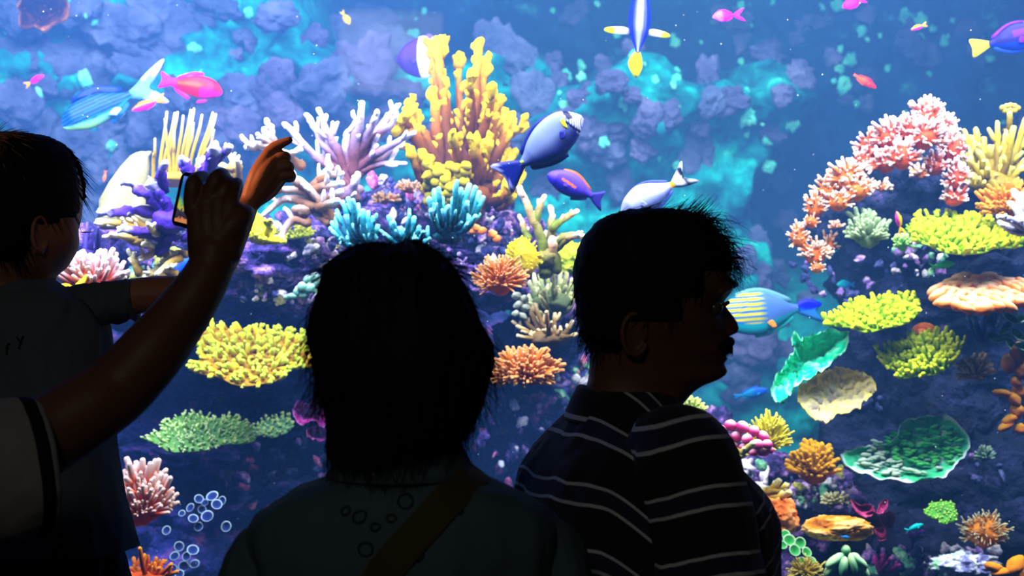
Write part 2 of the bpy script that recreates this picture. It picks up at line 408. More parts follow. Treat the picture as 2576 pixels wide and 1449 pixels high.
stone_mesh = [[mesh_data('stone', *rockish(70 + i, 3), m) for i in range(4)] for m in M_stone]
rr = random.Random(5)
def reef(name, label, rows, base_px, Y0):
    root = empty(name, P(base_px[0], base_px[1], Y0), label, 'reef rock')
    for i, (px, py, Y, rx, ry, ry_d, k) in enumerate(rows):
        s = Y / F; V, f = boulder(100 + i * 3 + int(px), 5, 0.36, 1.5, 0.4)
        n = fbm(V * 6 + i, 60 + i, 4) - .7 * np.abs(fbm(V * 11 + i, 80 + i, 3)); V = V * (1 + 0.085 * n)[:, None]
        V = V * np.array([rx * s, ry_d, ry * s]) + np.array(P(px, py, Y)) 
        link('boulder', mesh_data('boulder', V - np.array(root.location), f, M_reef[k]), root)
    return root
reef_left = reef('reef_ridge', 'dark violet reef ridge crusted with lilac and pink, under the teal and lavender corals', [
    (330, 705, 4.35, 260, 120, 0.40, 0), (560, 650, 4.45, 220, 100, 0.35, 0), (700, 660, 4.25, 180, 95, 0.30, 0), (900, 610, 4.55, 200, 110, 0.35, 0),
    (1100, 620, 4.45, 200, 110, 0.35, 0), (1290, 620, 4.5, 110, 95, 0.3, 0), (1240, 715, 4.4, 150, 70, 0.3, 0), (1400, 760, 4.55, 110, 140, 0.3, 0),
    (760, 725, 4.2, 150, 60, 0.25, 0), (520, 745, 4.4, 240, 80, 0.35, 0), (1170, 500, 4.75, 110, 80, 0.2, 0), (1240, 440, 4.8, 60, 110, 0.15, 0), (880, 520, 4.6, 60, 60, .15, 0),
    (1000, 530, 4.65, 90, 60, .2, 0),
    (400, 1000, 5.15, 360, 200, 0.5, 1), (700, 890, 5.1, 300, 130, 0.45, 1), (1000, 950, 5.2, 360, 200, 0.5, 1), (1380, 1050, 5.1, 180, 250, 0.4, 1),
    (600, 1250, 5.05, 420, 200, 0.5, 1), (1100, 1350, 5.1, 420, 250, 0.5, 1), (1440, 1320, 5.0, 180, 250, 0.4, 1), (320, 1400, 4.8, 260, 160, 0.4, 1), (1360, 870, 4.75, 110, 110, 0.3, 1),
    (610, 955, 4.75, 160, 34, 0.35, 1), (500, 1125, 4.75, 150, 30, 0.35, 1), (780, 1080, 4.9, 130, 50, .3, 1)], (800, 1449), 4.8)
reef_right = reef('reef_cliff', 'reef cliff with navy shade painted in, below the big pink coral, carrying the plate corals', [
    (2310, 460, 4.75, 150, 150, 0.3, 2), (2180, 560, 4.8, 130, 110, 0.3, 2), (2230, 700, 4.9, 120, 120, 0.3, 2), (2400, 600, 4.8, 200, 110, .3, 2), (2470, 740, 4.75, 220, 110, 0.3, 2),
    (2250, 880, 4.95, 160, 220, 0.35, 2), (2470, 960, 4.8, 220, 180, 0.3, 2), (2480, 1180, 4.8, 220, 220, 0.35, 2), (2250, 1130, 4.95, 180, 200, 0.35, 2),
    (2050, 1250, 4.55, 150, 80, 0.25, 0), (2250, 1390, 4.5, 320, 110, 0.3, 2), (1960, 1370, 4.4, 150, 140, 0.25, 0), (1890, 1190, 4.45, 120, 75, 0.22, 0), (2490, 1370, 4.6, 220, 130, 0.3, 2), (1790, 1120, 4.5, 80, 90, .2, 0), (1860, 1420, 4.5, 120, 140, .25, 0),
    (2590, 480, 4.8, 110, 150, .3, 2), (2100, 930, 5.1, 100, 60, .2, 2)], (2250, 1449), 4.7)

def rubble(root, x0, y0, x1, y1, Y, n, rmin, rmax, kinds, seed):
    q = random.Random(seed)
    for i in range(n):
        px, py = q.uniform(x0, x1), q.uniform(y0, y1); r = q.uniform(rmin, rmax); s = Y / F
        YY = Y + q.uniform(-0.06, 0.1)
        link('stone', q.choice(stone_mesh[q.choice(kinds)]), root, P(px, py, YY) - root.location, Quaternion((q.random() - .5, q.random() - .5, q.random() - .5, q.random() - .5)).normalized(), (r * s * q.uniform(.8, 1.5), r * s * .8, r * s * q.uniform(.4, .9)))
rubble(reef_left, 610, 590, 850, 760, 4.0, 230, 5, 17, (0, 1, 1, 1, 1, 3, 4, 4, 0), 1)
rubble(reef_left, 620, 570, 860, 650, 4.05, 70, 5, 16, (1, 3, 4, 5, 4, 0, 1), 2)
rubble(reef_left, 930, 450, 1240, 560, 4.25, 110, 5, 17, (0, 1, 1, 4, 4, 0, 2), 3)
rubble(reef_left, 1130, 560, 1290, 680, 4.15, 100, 5, 18, (0, 1, 4, 4, 0), 4)
rubble(reef_left, 340, 640, 520, 720, 4.05, 40, 7, 20, (3, 1, 4, 3, 5), 5)
rubble(reef_left, 850, 640, 1250, 740, 4.2, 90, 5, 18, (0, 4, 4, 1, 0), 6)
rubble(reef_left, 1400, 900, 1500, 1060, 4.6, 34, 8, 20, (1, 0, 5, 2, 4), 7)
rubble(reef_right, 1820, 1160, 1930, 1260, 4.15, 30, 8, 22, (0, 1, 5, 4), 8)
rubble(reef_right, 1990, 1180, 2140, 1290, 4.2, 80, 6, 18, (0, 1, 3, 4, 4, 5), 9)
rubble(reef_right, 2180, 1380, 2500, 1449, 4.15, 110, 6, 20, (0, 1, 5, 1, 4, 4), 10)
rubble(reef_right, 2240, 600, 2380, 690, 4.4, 36, 5, 13, (0, 1, 5, 4), 12)
rubble(reef_right, 2420, 1120, 2576, 1290, 4.5, 24, 5, 12, (4, 4, 0, 4), 13)
rubble(reef_left, 480, 900, 800, 1000, 4.6, 26, 6, 16, (2, 0, 4, 4), 14)
rubble(reef_left, 960, 1080, 1320, 1240, 4.7, 30, 6, 16, (2, 0, 4, 4, 4), 15)
rubble(reef_left, 560, 760, 860, 830, 4.35, 40, 6, 16, (4, 4, 0, 0, 1), 16)
rubble(reef_left, 260, 1000, 420, 1130, 4.75, 24, 6, 18, (4, 2, 0), 17)
rubble(reef_right, 1990, 640, 2260, 760, 4.6, 30, 6, 16, (4, 4, 0), 18)
rubble(reef_right, 2140, 960, 2240, 1040, 4.7, 16, 6, 14, (4, 4, 0), 19)
rubble(reef_left, 420, 960, 860, 1200, 4.62, 60, 6, 20, (4, 4, 0, 2, 4), 20)
rubble(reef_left, 560, 1180, 860, 1300, 4.6, 30, 6, 16, (4, 4, 0, 2), 21)
rubble(reef_left, 1190, 990, 1440, 1200, 4.65, 50, 6, 18, (4, 0, 4, 2, 1), 22)
# ---------------------------------------------------------------- coral builders
def coral_root(name, label, px, py, Y, cat='coral', group=None):
    return empty(name, P(px, py, Y), label, cat, group)

def holdfast(root, rx, ry, m, seed, rd=None, name='base', up=0.0):
    """lumpy foot the colony grows from, sizes in metres"""
    V, f = boulder(seed, 3, 0.28, 1.6, 0.15)
    V = V * np.array([rx, rd or rx, ry]) + np.array([0, 0, up])
    return link(name, mesh_data(name, V, f, m, {'tip': np.clip(0.15 + 0.1 * V[:, 2] / max(ry, 1e-4), 0, .4)}), root)

def finger_variants(name, m, n, rr, seed, fork=0.0, seg=5, sides=7, bend=0.15, taper=0.75, bulb=1.0):
    """unit-length fingers along +Z"""
    q = random.Random(seed); out = []
    for i in range(n):
        mb = MB(); bx, by = q.uniform(-bend, bend), q.uniform(-bend, bend)
        pts = [(bx * s * s, by * s * s, s * (1 - rr)) for s in np.linspace(0, 1, seg)]
        rad = [rr * (1 - (1 - taper) * s) * (bulb if j == seg - 1 else 1) for j, s in enumerate(np.linspace(0, 1, seg))]
        V, f, a = tube(pts, rad, sides); mb.add(V, f, a)
        if q.random() < fork:
            for k in range(q.choice((1, 2))):
                s0 = q.uniform(0.35, 0.65); b0 = np.array([bx * s0 * s0, by * s0 * s0, s0 * (1 - rr)]); az = q.uniform(0, 6.28); ln = q.uniform(0.25, 0.42)
                d = np.array([math.cos(az) * 0.75, math.sin(az) * 0.75, 0.75])
                V, f, a = tube([b0, b0 + d * ln * 0.5, b0 + d * ln * 0.9 + [0, 0, ln * 0.15]], [rr * 0.85, rr * 0.8, rr * 0.7 * bulb], sides); mb.add(V, f, 0.35 + 0.65 * a)
        out.append(mb.data(name, m))
    return out

def bush(name, label, px, py, Y, rx, ry, n, m, rr=0.11, seed=1, fork=0.3, root_frac=0.30, up=0.25, flat=0.8, bulb=1.0, taper=0.8, part='branch', group=None, cat='coral', jit=0.25, lo=-0.25, front=0.35, bend=0.15):
    """dome of fingers about (px,py) = middle of the foot; rx, ry half width and height in pixels"""
    s = Y / F; root = coral_root(name, label, px, py, Y, cat, group); q = random.Random(seed)
    vs = finger_variants(part, m, 6, rr, seed, fork, bulb=bulb, taper=taper, bend=bend)
    RX, RY = rx * s, ry * s
    bs = 1.5 if root_frac < .5 else 1.08; holdfast(root, RX * root_frac * bs, RY * root_frac * min(bs, 1.3), m, seed, RX * root_frac * bs * flat)
    i = 0; k = 0
    while i < n and k < n * 12:
        k += 1
        z = lo + (1 - lo) * ((k * 0.7548777) % 1.0); az = k * 0.5698403 * 6.2831853; c = math.sqrt(max(0, 1 - z * z))
        d = np.array([c * math.cos(az), c * math.sin(az), z]) + np.array([q.gauss(0, .08), q.gauss(0, .08), q.gauss(0, .08)])
        if d[1] > front: continue
        end = np.array([d[0] * RX, d[1] * RX * flat, d[2] * RY]) * q.uniform(1 - jit, 1.0)
        st = end * root_frac + np.array([0, 0, -up * RY * 0.2])
        v = end - st; v[2] += up * np.linalg.norm(v); L = np.linalg.norm(end - st)
        link(part, q.choice(vs), root, st, aim(v, q.uniform(0, 6.28)), L * q.uniform(0.9, 1.1)); i += 1
    return root

def plate(name, label, px, py, Y, rx, ry, n, m, mb_, seed=1, rr=0.2, len_px=22, tilt_roll=0.0, depth=0.8, fork=0.5, up=0.9, out=0.8, part='branchlet', thick=8, wob=0.15, taper=0.8, hole=0.0, bowl=0.0):
    """table coral seen from slightly above: (px,py) centre, rx, ry apparent half axes"""
    s = Y / F; root = coral_root(name, label, px, py, Y); q = random.Random(seed)
    A = rx * s; B = A * depth; ca = min(0.95, ry / (rx * depth)); th = math.asin(ca)     # tilt towards the viewer
    ex = np.array([math.cos(tilt_roll), 0, math.sin(tilt_roll)]); ny = np.array([0, math.cos(th), math.sin(th)])
    ey = ny - ex * np.dot(ny, ex); ey /= np.linalg.norm(ey); nn = np.cross(ex, ey)
    if nn[2] < 0: nn = -nn
    edge = lambda t: 1 + wob * (0.6 * math.sin(3 * t + seed) + 0.5 * math.sin(5 * t + 2 * seed) + 0.3 * math.sin(8 * t + seed * 3))
    R = []; TT = 40
    for rf, h in ((0.05, -2.2), (0.35, -1.6), (0.8, -0.9), (1.0, -0.3), (1.0, 0.2), (0.8, 0.35), (0.4, 0.3), (0.05, 0.2)):
        R.append([ex * A * rf * edge(t) * math.cos(t) + ey * B * rf * edge(t) * math.sin(t) + nn * (h * thick * s + bowl * A * rf * rf) for t in np.linspace(0, 2 * math.pi, TT, endpoint=False)])
    V, f = loft(R); rad = np.concatenate([np.repeat([.0, .05, .15, .3, .45, .3, .2, .1], TT), [0, 0.1]])
    link('base', mesh_data('base', V, f, mb_ or m, {'tip': rad}), root)
    vs = finger_variants(part, m, 6, rr, seed, fork, seg=4, sides=7, taper=taper)
    for i in range(n):
        rf = math.sqrt((i + 0.5) / n); t = i * 2.39996
        if rf < hole: continue
        e = edge(t); c = ex * A * rf * e * math.cos(t) + ey * B * rf * e * math.sin(t) + nn * (bowl * A * rf * rf)
        o = ex * math.cos(t) + ey * math.sin(t)
        d = nn * up + o * out * rf ** 1.5 + np.array([q.gauss(0, .25), q.gauss(0, .25), q.gauss(0, .15)])
        link(part, q.choice(vs), root, c, aim(d, q.uniform(0, 6.28)), len_px * s * q.uniform(0.7, 1.2))
    return root

def limb(path, r0, r1, m, off, twigs=0, tl=0.08, tr=None, seed=0, knob=1.0, bump=0.10, spread=0.9, updir=(0, 0, 0.5), sides=9, t0=0.0, side_y=0.5, tip_from=0.5, flat=1.0):
    """one coral branch in world points with side twigs and a pebbled skin"""
    q = random.Random(seed); pts = smooth_path(path, 6); n = len(pts); mb = MB()
    rad = np.linspace(r0, r1, n); rad[-1] *= knob
    if knob > 1: rad[-2] *= 1 + (knob - 1) * .6
    V, f, a = tube(pts, rad, sides, flat); mb.add(V, f, np.clip(t0 + (1 - t0) * np.clip((a - 0.25) / 0.75, 0, 1) ** 1.6, 0, 1))
    for k in range(twigs):
        u = 0.25 + 0.72 * (k + q.random()) / max(1, twigs); i = min(n - 2, int(u * (n - 1))); b0 = np.array(pts[i]); tg = np.array(pts[i + 1]) - b0; tg /= np.linalg.norm(tg) + 1e-9
        az = q.uniform(0, 6.28); rv = np.array([math.cos(az), side_y * math.sin(az) - 0.15, math.sin(az)]); rv = rv - tg * np.dot(rv, tg); rv /= np.linalg.norm(rv) + 1e-9
        d = tg * (1 - spread * 0.4) + rv * spread + np.array(updir); d /= np.linalg.norm(d); ln = tl * q.uniform(0.5, 1.2); rt = tr or rad[i] * 0.6
        d2 = d + np.array(updir) * 0.8 + tg * 0.3; d2 /= np.linalg.norm(d2)
        V, f, a = tube([b0, b0 + d * ln * 0.4, b0 + d * ln * 0.6 + d2 * ln * 0.25, b0 + d * ln * .6 + d2 * ln * 0.45], [rt, rt * .95, rt * .85 * (1 + (knob - 1) * .5), rt * 0.75 * knob], 7)
        mb.add(V, f, np.clip(0.2 + 0.3 * u + 0.6 * a, 0, 1))
    V, f, T = mb.arrays()
    if bump: 
        n1 = fbm(V * 60 + seed, seed, 2); cen = V.mean(0)
        V = V + (fbm(V * 90, 3 + seed, 2)[:, None] * np.array([1, 1, 1]) + np.stack([n1, fbm(V * 60 + 9, seed + 1, 2), fbm(V * 60 + 19, seed + 2, 2)], 1)) * bump * min(r0, 0.03) 
    return mesh_data('branch', V - np.array(off), f, m, {'tip': T})

def antler(name, label, px, py, Y, paths, m, r0, r1, seed=1, twigs=3, tl=40, tr=None, knob=1.0, dy=0.10, foot=None, bump=0.10, spread=0.9, updir=(0, 0, 0.5), cat='coral', part='branch', tip_from=.5, group=None, fm=None, flat=1.0):
    """colony of hand-placed limbs; radii and lengths in pixels at depth Y"""
    s = Y / F; root = coral_root(name, label, px, py, Y, cat, group); q = random.Random(seed)
    if foot: holdfast(root, foot[0] * s, foot[1] * s, fm or m, seed, up=(foot[2] * s if len(foot) > 2 else 0))
    for i, p in enumerate(paths):
        sc = 1.0
        if isinstance(p, tuple) and not isinstance(p[0], tuple): sc, p = p[0], p[1]
        e = q.uniform(-dy, dy * 0.7); w = [P(x, y, Y + e * (j / max(1, len(p) - 1))) for j, (x, y) in enumerate(p)]
        me = limb(w, r0 * s * sc, r1 * s * sc, m, root.location, twigs, tl * s, tr * s if tr else None, seed * 31 + i, knob, bump, spread, updir, flat=flat)
        o = link(part, me, root)
    return root

def fan_paths(base, tips, bulge=0.25, seed=1):
    q = random.Random(seed); out = []
    for tx, ty in tips:
        bx, by = base[0] + q.uniform(-8, 8), base[1] + q.uniform(-4, 4)
        mx_, my_ = bx + (tx - bx) * (0.5 + bulge * 0.6), by + (ty - by) * (0.5 - bulge * 0.3)
        out.append([(bx, by), (bx + (tx - bx) * .28, by + (ty - by) * 0.2), (mx_, my_), (tx, ty)])
    return out

def mound(name, label, px, py, Y, rx, ry, m, seed=1, amp=0.2, freq=1.6, ridg=0.2, rd=None, fine=0.05, ffreq=9, cat='coral', part='body', tipmode=0):
    s = Y / F; root = coral_root(name, label, px, py, Y, cat); V, f = boulder(seed, 5, amp, freq, ridg)
    V = V * (1 + fine * fbm(V * ffreq, seed + 4, 3))[:, None]; r = np.linalg.norm(V, axis=1)
    t = np.clip((r - np.percentile(r, 5)) / (np.percentile(r, 95) - np.percentile(r, 5)), 0, 1)
    V = V * np.array([rx * s, rd or rx * s * 0.7, ry * s])
    link(part, mesh_data(part, V, f, m, {'tip': t}), root); return root

def lobes(name, label, px, py, Y, blobs, m, seed=1, part='lobe', amp=0.15, cat='coral'):
    """separate swollen lobes: (px,py,rx,ry,rot_deg,dY)"""
    s = Y / F; root = coral_root(name, label, px, py, Y, cat)
    vs = []
    for i in range(4):
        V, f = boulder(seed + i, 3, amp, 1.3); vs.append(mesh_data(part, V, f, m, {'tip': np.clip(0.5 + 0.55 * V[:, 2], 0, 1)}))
    q = random.Random(seed)
    for (x, y, rx, ry, rot, dy) in blobs:
        link(part, q.choice(vs), root, P(x, y, Y + dy) - root.location, Quaternion((0, 1, 0), math.radians(rot)), (rx * s, (rx + ry) * 0.5 * s, ry * s))
    return root

def sheet(name, label, outline, Y, m, thick=6, seed=1, cup=0.10, tilt=0.0, relief=0.02, rf=4, part='blade', root=None, cat='coral', dyf=None, rim=None):
    """leafy or plate coral: a closed pixel outline given real depth, cupped and lumpy, with thickness"""
    o = np.array(outline, float); c = o.mean(0); s = Y / F
    op = np.array(smooth_path([(x, y, 0) for x, y in list(outline) + [outline[0]]], 6))[:-1, :2]
    nr, nc = 15, len(op); root_was = root
    if root is None: root = coral_root(name, label, c[0], c[1], Y, cat)
    Vt, T = [], []
    ext = max(np.ptp(o[:, 0]), np.ptp(o[:, 1])) * 0.5
    for i in range(nr):
        k = (i + 0.02) / (nr - 1)
        for x, y in op:
            X, Yp = c[0] + (x - c[0]) * k, c[1] + (y - c[1]) * k
            dY = -cup * k * k + tilt * (Yp - c[1]) / ext * -1
            if dyf: dY += dyf((X - c[0]) / ext, (Yp - c[1]) / ext)
            Vt.append(tuple(P(X, Yp, Y + dY))); T.append(k)
    Vt = np.array(Vt); n = fbm(Vt * rf / (ext * s) + seed, seed, 4)
    Vt[:, 1] += 0.3 * relief * n; Vt[:, 2] += 0.2 * relief * n
    back = Vt + np.array([0, thick * s, -thick * s * 0.4])
    N = len(Vt); f = grid_faces(nr, nc); fb = [tuple(j + N for j in reversed(q)) for q in f]
    b = (nr - 1) * nc; side = [(b + j, N + b + j, N + b + (j + 1) % nc, b + (j + 1) % nc) for j in range(nc)]
    tcol = np.clip(0.55 + 0.5 * n, 0, .88); Tn = np.array(T); tcol = np.where(Tn > 0.93, 1.0, tcol)
    me = mesh_data(part, np.vstack([Vt, back]) - np.array(root.location), f + fb + side, m, {'tip': np.concatenate([tcol, tcol * 0.6])})
    link(part, me, root)
    return root

# ---------------------------------------------------------------- corals of the left reef
C_lav = coral_mat((104, 66, 66), (186, 166, 196), (244, 240, 252)); C_lav2 = coral_mat((132, 96, 70), (206, 186, 168), (240, 240, 250))
antler('staghorn_coral', 'lavender staghorn coral with pale pointed tips, to the right of the pointing hand', 885, 478, 3.95, [
    [(890, 480), (840, 435), (800, 398), (760, 360), (735, 330), (714, 313)], [(880, 460), (850, 400), (812, 362), (795, 330), (772, 288)], [(870, 440), (852, 385), (832, 350), (818, 318), (803, 274)],
    (0.8, [(845, 400), (835, 360), (838, 310)]), [(885, 430), (868, 385), (872, 345), (876, 330)], (1.2, [(890, 440), (893, 360), (905, 310), (909, 263)]), [(890, 410), (920, 350), (938, 310), (948, 281)],
    [(900, 410), (940, 345), (972, 300), (998, 267)], (0.9, [(915, 370), (950, 340), (985, 312), (999, 282)]), [(890, 430), (940, 392), (985, 366), (1041, 333)], [(900, 440), (950, 402), (992, 372), (1026, 370)],
    (0.8, [(910, 430), (960, 412), (1020, 412)]), (0.8, [(850, 420), (820, 400), (800, 390)]), (0.9, [(930, 400), (938, 380), (944, 352)]), (1.4, [(885, 500), (888, 450), (892, 410)]), (1.3, [(850, 520), (885, 480), (900, 440)])],
    C_lav, 13, 6.5, 3, 2, 36, 6.5, foot=(30, 26, -8), bump=0.14)
antler('staghorn_coral', 'brown and cream staghorn coral with white tips, just below the pointing hand', 760, 520, 3.85, [
    [(760, 420), (715, 390), (690, 376), (650, 365), (620, 370)], (0.8, [(700, 380), (668, 356), (648, 338)]), (0.9, [(700, 385), (686, 345), (683, 316)]), (0.8, [(720, 395), (735, 385), (756, 378)]), (0.8, [(670, 366), (640, 372), (622, 362)]),
    [(840, 555), (800, 500), (760, 460), (735, 440)], [(840, 555), (780, 490), (700, 478), (655, 508)], [(790, 520), (720, 500), (664, 540)], [(790, 470), (815, 440), (832, 420)], [(790, 480), (830, 465), (862, 462)],
    [(775, 560), (735, 555), (703, 602)], [(810, 510), (840, 490), (858, 478)], (0.8, [(805, 455), (835, 440), (860, 436)]), [(800, 520), (830, 512), (850, 505)], [(770, 470), (740, 455), (715, 440)], [(830, 560), (800, 540), (760, 520)], (0.8, [(700, 480), (690, 465), (668, 470)])],
    C_lav2, 14, 7, 4, 2, 30, 7, foot=(24, 16, -10), bump=0.14)
C_yel = coral_mat((84, 40, 12), (158, 92, 18), (234, 200, 70), pos=(0.0, 0.5, 0.98))
antler('knobby_coral', 'tall mustard yellow knobbly pillar coral rising in the middle of the tank', 1165, 500, 4.1, [
    (1.0, [(1135, 490), (1120, 300), (1106, 190), (1098, 102)]), (1.0, [(1140, 480), (1126, 300), (1108, 200), (1112, 96)]), (1.0, [(1128, 480), (1112, 300), (1095, 190), (1084, 112)]),
    (0.75, [(1150, 480), (1160, 330), (1155, 200), (1155, 136)]), (1.05, [(1170, 480), (1188, 330), (1198, 180), (1205, 108)]), [(1190, 480), (1208, 330), (1214, 230), (1221, 152)], (.8, [(1185, 380), (1185, 260), (1183, 190)]),
    [(1200, 470), (1235, 340), (1256, 248)], [(1200, 470), (1258, 380), (1289, 290)], [(1220, 450), (1270, 350), (1322, 318)], (.9, [(1230, 420), (1260, 350), (1268, 280)]), (.9, [(1180, 420), (1225, 300), (1240, 215)]),
    [(1120, 480), (1075, 350), (1040, 320), (1030, 258)], [(1100, 460), (1050, 350), (1010, 325), (996, 330)], [(1110, 460), (1100, 320), (1087, 235)], (.9, [(1070, 370), (1050, 330), (1055, 300)]), (.9, [(1040, 340), (1015, 310), (1008, 300)]),
    [(1110, 500), (1062, 440), (1030, 378)], [(1140, 520), (1092, 470), (1062, 386)], [(1180, 520), (1170, 430), (1150, 378)], [(1200, 520), (1258, 440), (1290, 388)], [(1210, 510), (1268, 492), (1288, 466)], [(1160, 500), (1132, 410), (1108, 388)],
    [(1150, 520), (1120, 470), (1075, 440)], [(1190, 510), (1225, 440), (1245, 380)], [(1180, 500), (1200, 420), (1190, 350)], [(1160, 480), (1150, 400), (1140, 340)], [(1130, 520), (1100, 500), (1060, 470)], [(1170, 530), (1140, 500), (1120, 440)],
    (.8, [(1250, 520), (1275, 510), (1280, 460)]), (.8, [(1255, 510), (1290, 480), (1315, 440)]), [(1220, 480), (1240, 430), (1275, 420)], [(1200, 480), (1215, 420), (1225, 360)]],
    C_yel, 18, 9, 5, 9, 28, 9, knob=1.35, dy=0.16, foot=(70, 60, -10), bump=0.22, spread=0.8, updir=(0, -0.1, 0.75))
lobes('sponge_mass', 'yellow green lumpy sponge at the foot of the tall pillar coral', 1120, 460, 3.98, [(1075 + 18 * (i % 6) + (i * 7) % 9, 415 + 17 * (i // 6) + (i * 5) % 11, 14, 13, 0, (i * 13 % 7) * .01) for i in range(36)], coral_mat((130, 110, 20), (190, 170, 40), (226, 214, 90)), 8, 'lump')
C_teal = coral_mat((8, 64, 76), (16, 116, 126), (150, 226, 232), pos=(0, .6, .98))
antler('finger_coral', 'teal finger coral fan to the left, above the hair of the woman', 925, 625, 3.75, fan_paths((925, 630), [(836, 560), (848, 530), (862, 508), (876, 500), (888, 504), (900, 516), (912, 530), (926, 535), (938, 548), (846, 590), (860, 612), (832, 575), (892, 540), (870, 545), (950, 570), (905, 560)], 0.3, 2), C_teal, 9, 6, 6, 3, 30, 5.5, foot=(36, 20, -5), bump=0.12, updir=(0, -.05, .9))
antler('finger_coral', 'low teal finger coral clump between the two larger teal fans', 1020, 620, 3.8, fan_paths((1025, 630), [(978, 545), (990, 560), (1002, 575), (1030, 540), (1042, 548), (1054, 572), (968, 590), (1015, 580), (1066, 585), (1080, 600), (1045, 600)], 0.2, 3), C_teal, 9, 6, 7, 3, 26, 5.5, foot=(40, 18, -4), bump=0.12, updir=(0, -.05, .9))
antler('finger_coral', 'teal finger coral fan to the right, below the yellow pillar coral', 1125, 590, 3.75, fan_paths((1125, 600), [(1080, 500), (1092, 480), (1104, 476), (1112, 500), (1148, 458), (1160, 476), (1180, 466), (1196, 472), (1206, 486), (1215, 498), (1190, 500), (1205, 525), (1196, 545), (1140, 500), (1128, 520), (1175, 510), (1085, 530), (1180, 560)], 0.3, 4), C_teal, 9, 6.5, 8, 3, 30, 5.5, foot=(34, 20, -6), bump=0.12, updir=(0, -.05, .9))
C_vio = coral_mat((66, 46, 116), (112, 92, 190), (206, 204, 250))
antler('thick_branch_coral', 'violet coral with thick fuzzy branches behind the phone', 430, 560, 3.7, [
    [(425, 575), (392, 512), (350, 480), (312, 455)], [(432, 560), (412, 505), (390, 470), (378, 460)], (.8, [(412, 480), (405, 440), (414, 412)]), (.85, [(445, 550), (360, 532), (300, 532), (252, 535)]), (1.15, [(515, 470), (530, 410), (542, 372)]),
    (.9, [(480, 450), (470, 420), (458, 398)]), (.9, [(520, 450), (510, 420), (506, 400)]), (.9, [(410, 592), (350, 585), (310, 576)]), (1.0, [(400, 632), (432, 600), (468, 580)]), (1.1, [(470, 600), (500, 520), (520, 450)]), (.8, [(545, 400), (562, 385), (575, 372)])],
    C_vio, 17, 11, 9, 2, 16, 9, foot=(50, 30), bump=0.32)
C_cream = coral_mat((150, 120, 60), (216, 196, 130), (246, 240, 206))
antler('staghorn_coral', 'cream staghorn coral pieces lying under the violet branches', 350, 600, 3.72, [[(340, 575), (295, 562), (246, 558)], [(370, 575), (335, 552), (300, 548)], [(380, 590), (345, 560), (318, 552)], [(372, 615), (320, 596), (280, 590)], [(420, 600), (390, 585), (372, 565)], [(420, 640), (390, 620), (362, 615)], [(455, 650), (430, 660), (395, 690)], [(470, 640), (440, 640), (410, 655)], [(350, 690), (340, 660), (332, 640)], [(445, 690), (410, 680), (372, 690)], [(420, 700), (395, 690), (365, 695)], [(400, 620), (380, 640), (350, 650)]], C_cream, 11, 7, 12, 3, 22, 6, bump=0.14, foot=(34, 20))
# cream cone sponge
mb = MB(); base = P(318, 560, 4.0); rings = []
for k, (hx, w_, y) in enumerate([(316, 68, 575), (312, 66, 540), (312, 58, 500), (322, 48, 460), (338, 36, 420), (352, 24, 392), (362, 17, 382), (364, 10, 386), (362, 6, 400)]):
    rings.append([np.array(P(hx + w_ * math.cos(t), y, 4.0)) + [0, 0.7 * w_ * 4.0 / F * math.sin(t), 0] for t in np.linspace(0, 6.283, 40, endpoint=False)])
rings = [r for r in rings]; V, f = loft(rings)
root = coral_root('cone_sponge', 'large pale cream cone sponge behind the violet branches', 318, 560, 4.0, 'sponge'); mb.add(V + 0.004 * fbm(V * 40, 4, 3)[:, None], f, 0.6 + 0.3 * fbm(V * 30, 8, 2)); mb.build('cone', coral_mat((90, 94, 56), (146, 140, 96), (180, 172, 140), bscale=220), root)
antler('sea_whip', 'cluster of long cream sea whips standing upright above the phone', 450, 450, 4.1, [[(b, 460), (b + (t - b) * .35, 390), (b + (t - b) * .8, y + 40), (t, y)] for b, t, y in [(385, 390, 350), (398, 420, 282), (404, 440, 285), (412, 447, 283), (436, 438, 330), (440, 461, 292), (446, 480, 278), (456, 488, 274), (462, 487, 310), (470, 508, 290), (484, 535, 284), (490, 543, 288), (498, 538, 328), (430, 415, 300)]], coral_mat((170, 140, 60), (214, 186, 110), (240, 226, 180), bscale=60, bump=.2), 5, 3, 14, 0, knob=1.0, foot=(60, 18), bump=0.05, part='whip')
antler('staghorn_coral', 'short pale cream coral stubs right of the sea whips', 590, 420, 4.0, [[(596, 450), (588, 410), (576, 382)], [(600, 450), (600, 420), (596, 402)], [(590, 440), (570, 420), (552, 412)]], C_cream, 10, 6, 15, 2, 20, 5, foot=(20, 16))
C_pink = coral_mat((190, 84, 60), (232, 140, 130), (252, 226, 222))
bush('stubby_coral', 'pink stubby coral beside the chin of the boy', 235, 715, 3.55, 115, 98, 100, C_pink, 0.11, 21, 0.6, 0.35, 0.5, .6, part='finger', lo=-0.05)
mbm = coral_mat((200, 150, 10), (240, 214, 20), (252, 236, 90))
antler('yellow_sponge', 'bright yellow bent tube sponge on the shoulder of the boy', 175, 738, 3.45, [[(135, 738), (165, 722), (185, 732), (205, 712), (220, 696)], [(150, 745), (175, 740), (200, 730)], [(135, 745), (150, 735), (165, 742)]], mbm, 12, 7, 22, 1, 16, foot=(30, 12), cat='sponge', bump=0.1)
antler('yellow_sponge', 'yellow branching sponge right of the raised wrist of the boy', 655, 590, 3.7, fan_paths((655, 605), [(640, 530), (655, 545), (668, 560), (680, 555), (690, 575), (632, 565), (700, 600), (668, 600), (645, 590), (715, 608)], .2, 9), coral_mat((150, 140, 10), (210, 200, 30), (240, 240, 110)), 10, 6, 23, 3, 20, 7, foot=(34, 20), cat='sponge', bump=.15)
C_org = coral_mat((176, 84, 30), (236, 140, 76), (252, 196, 150))
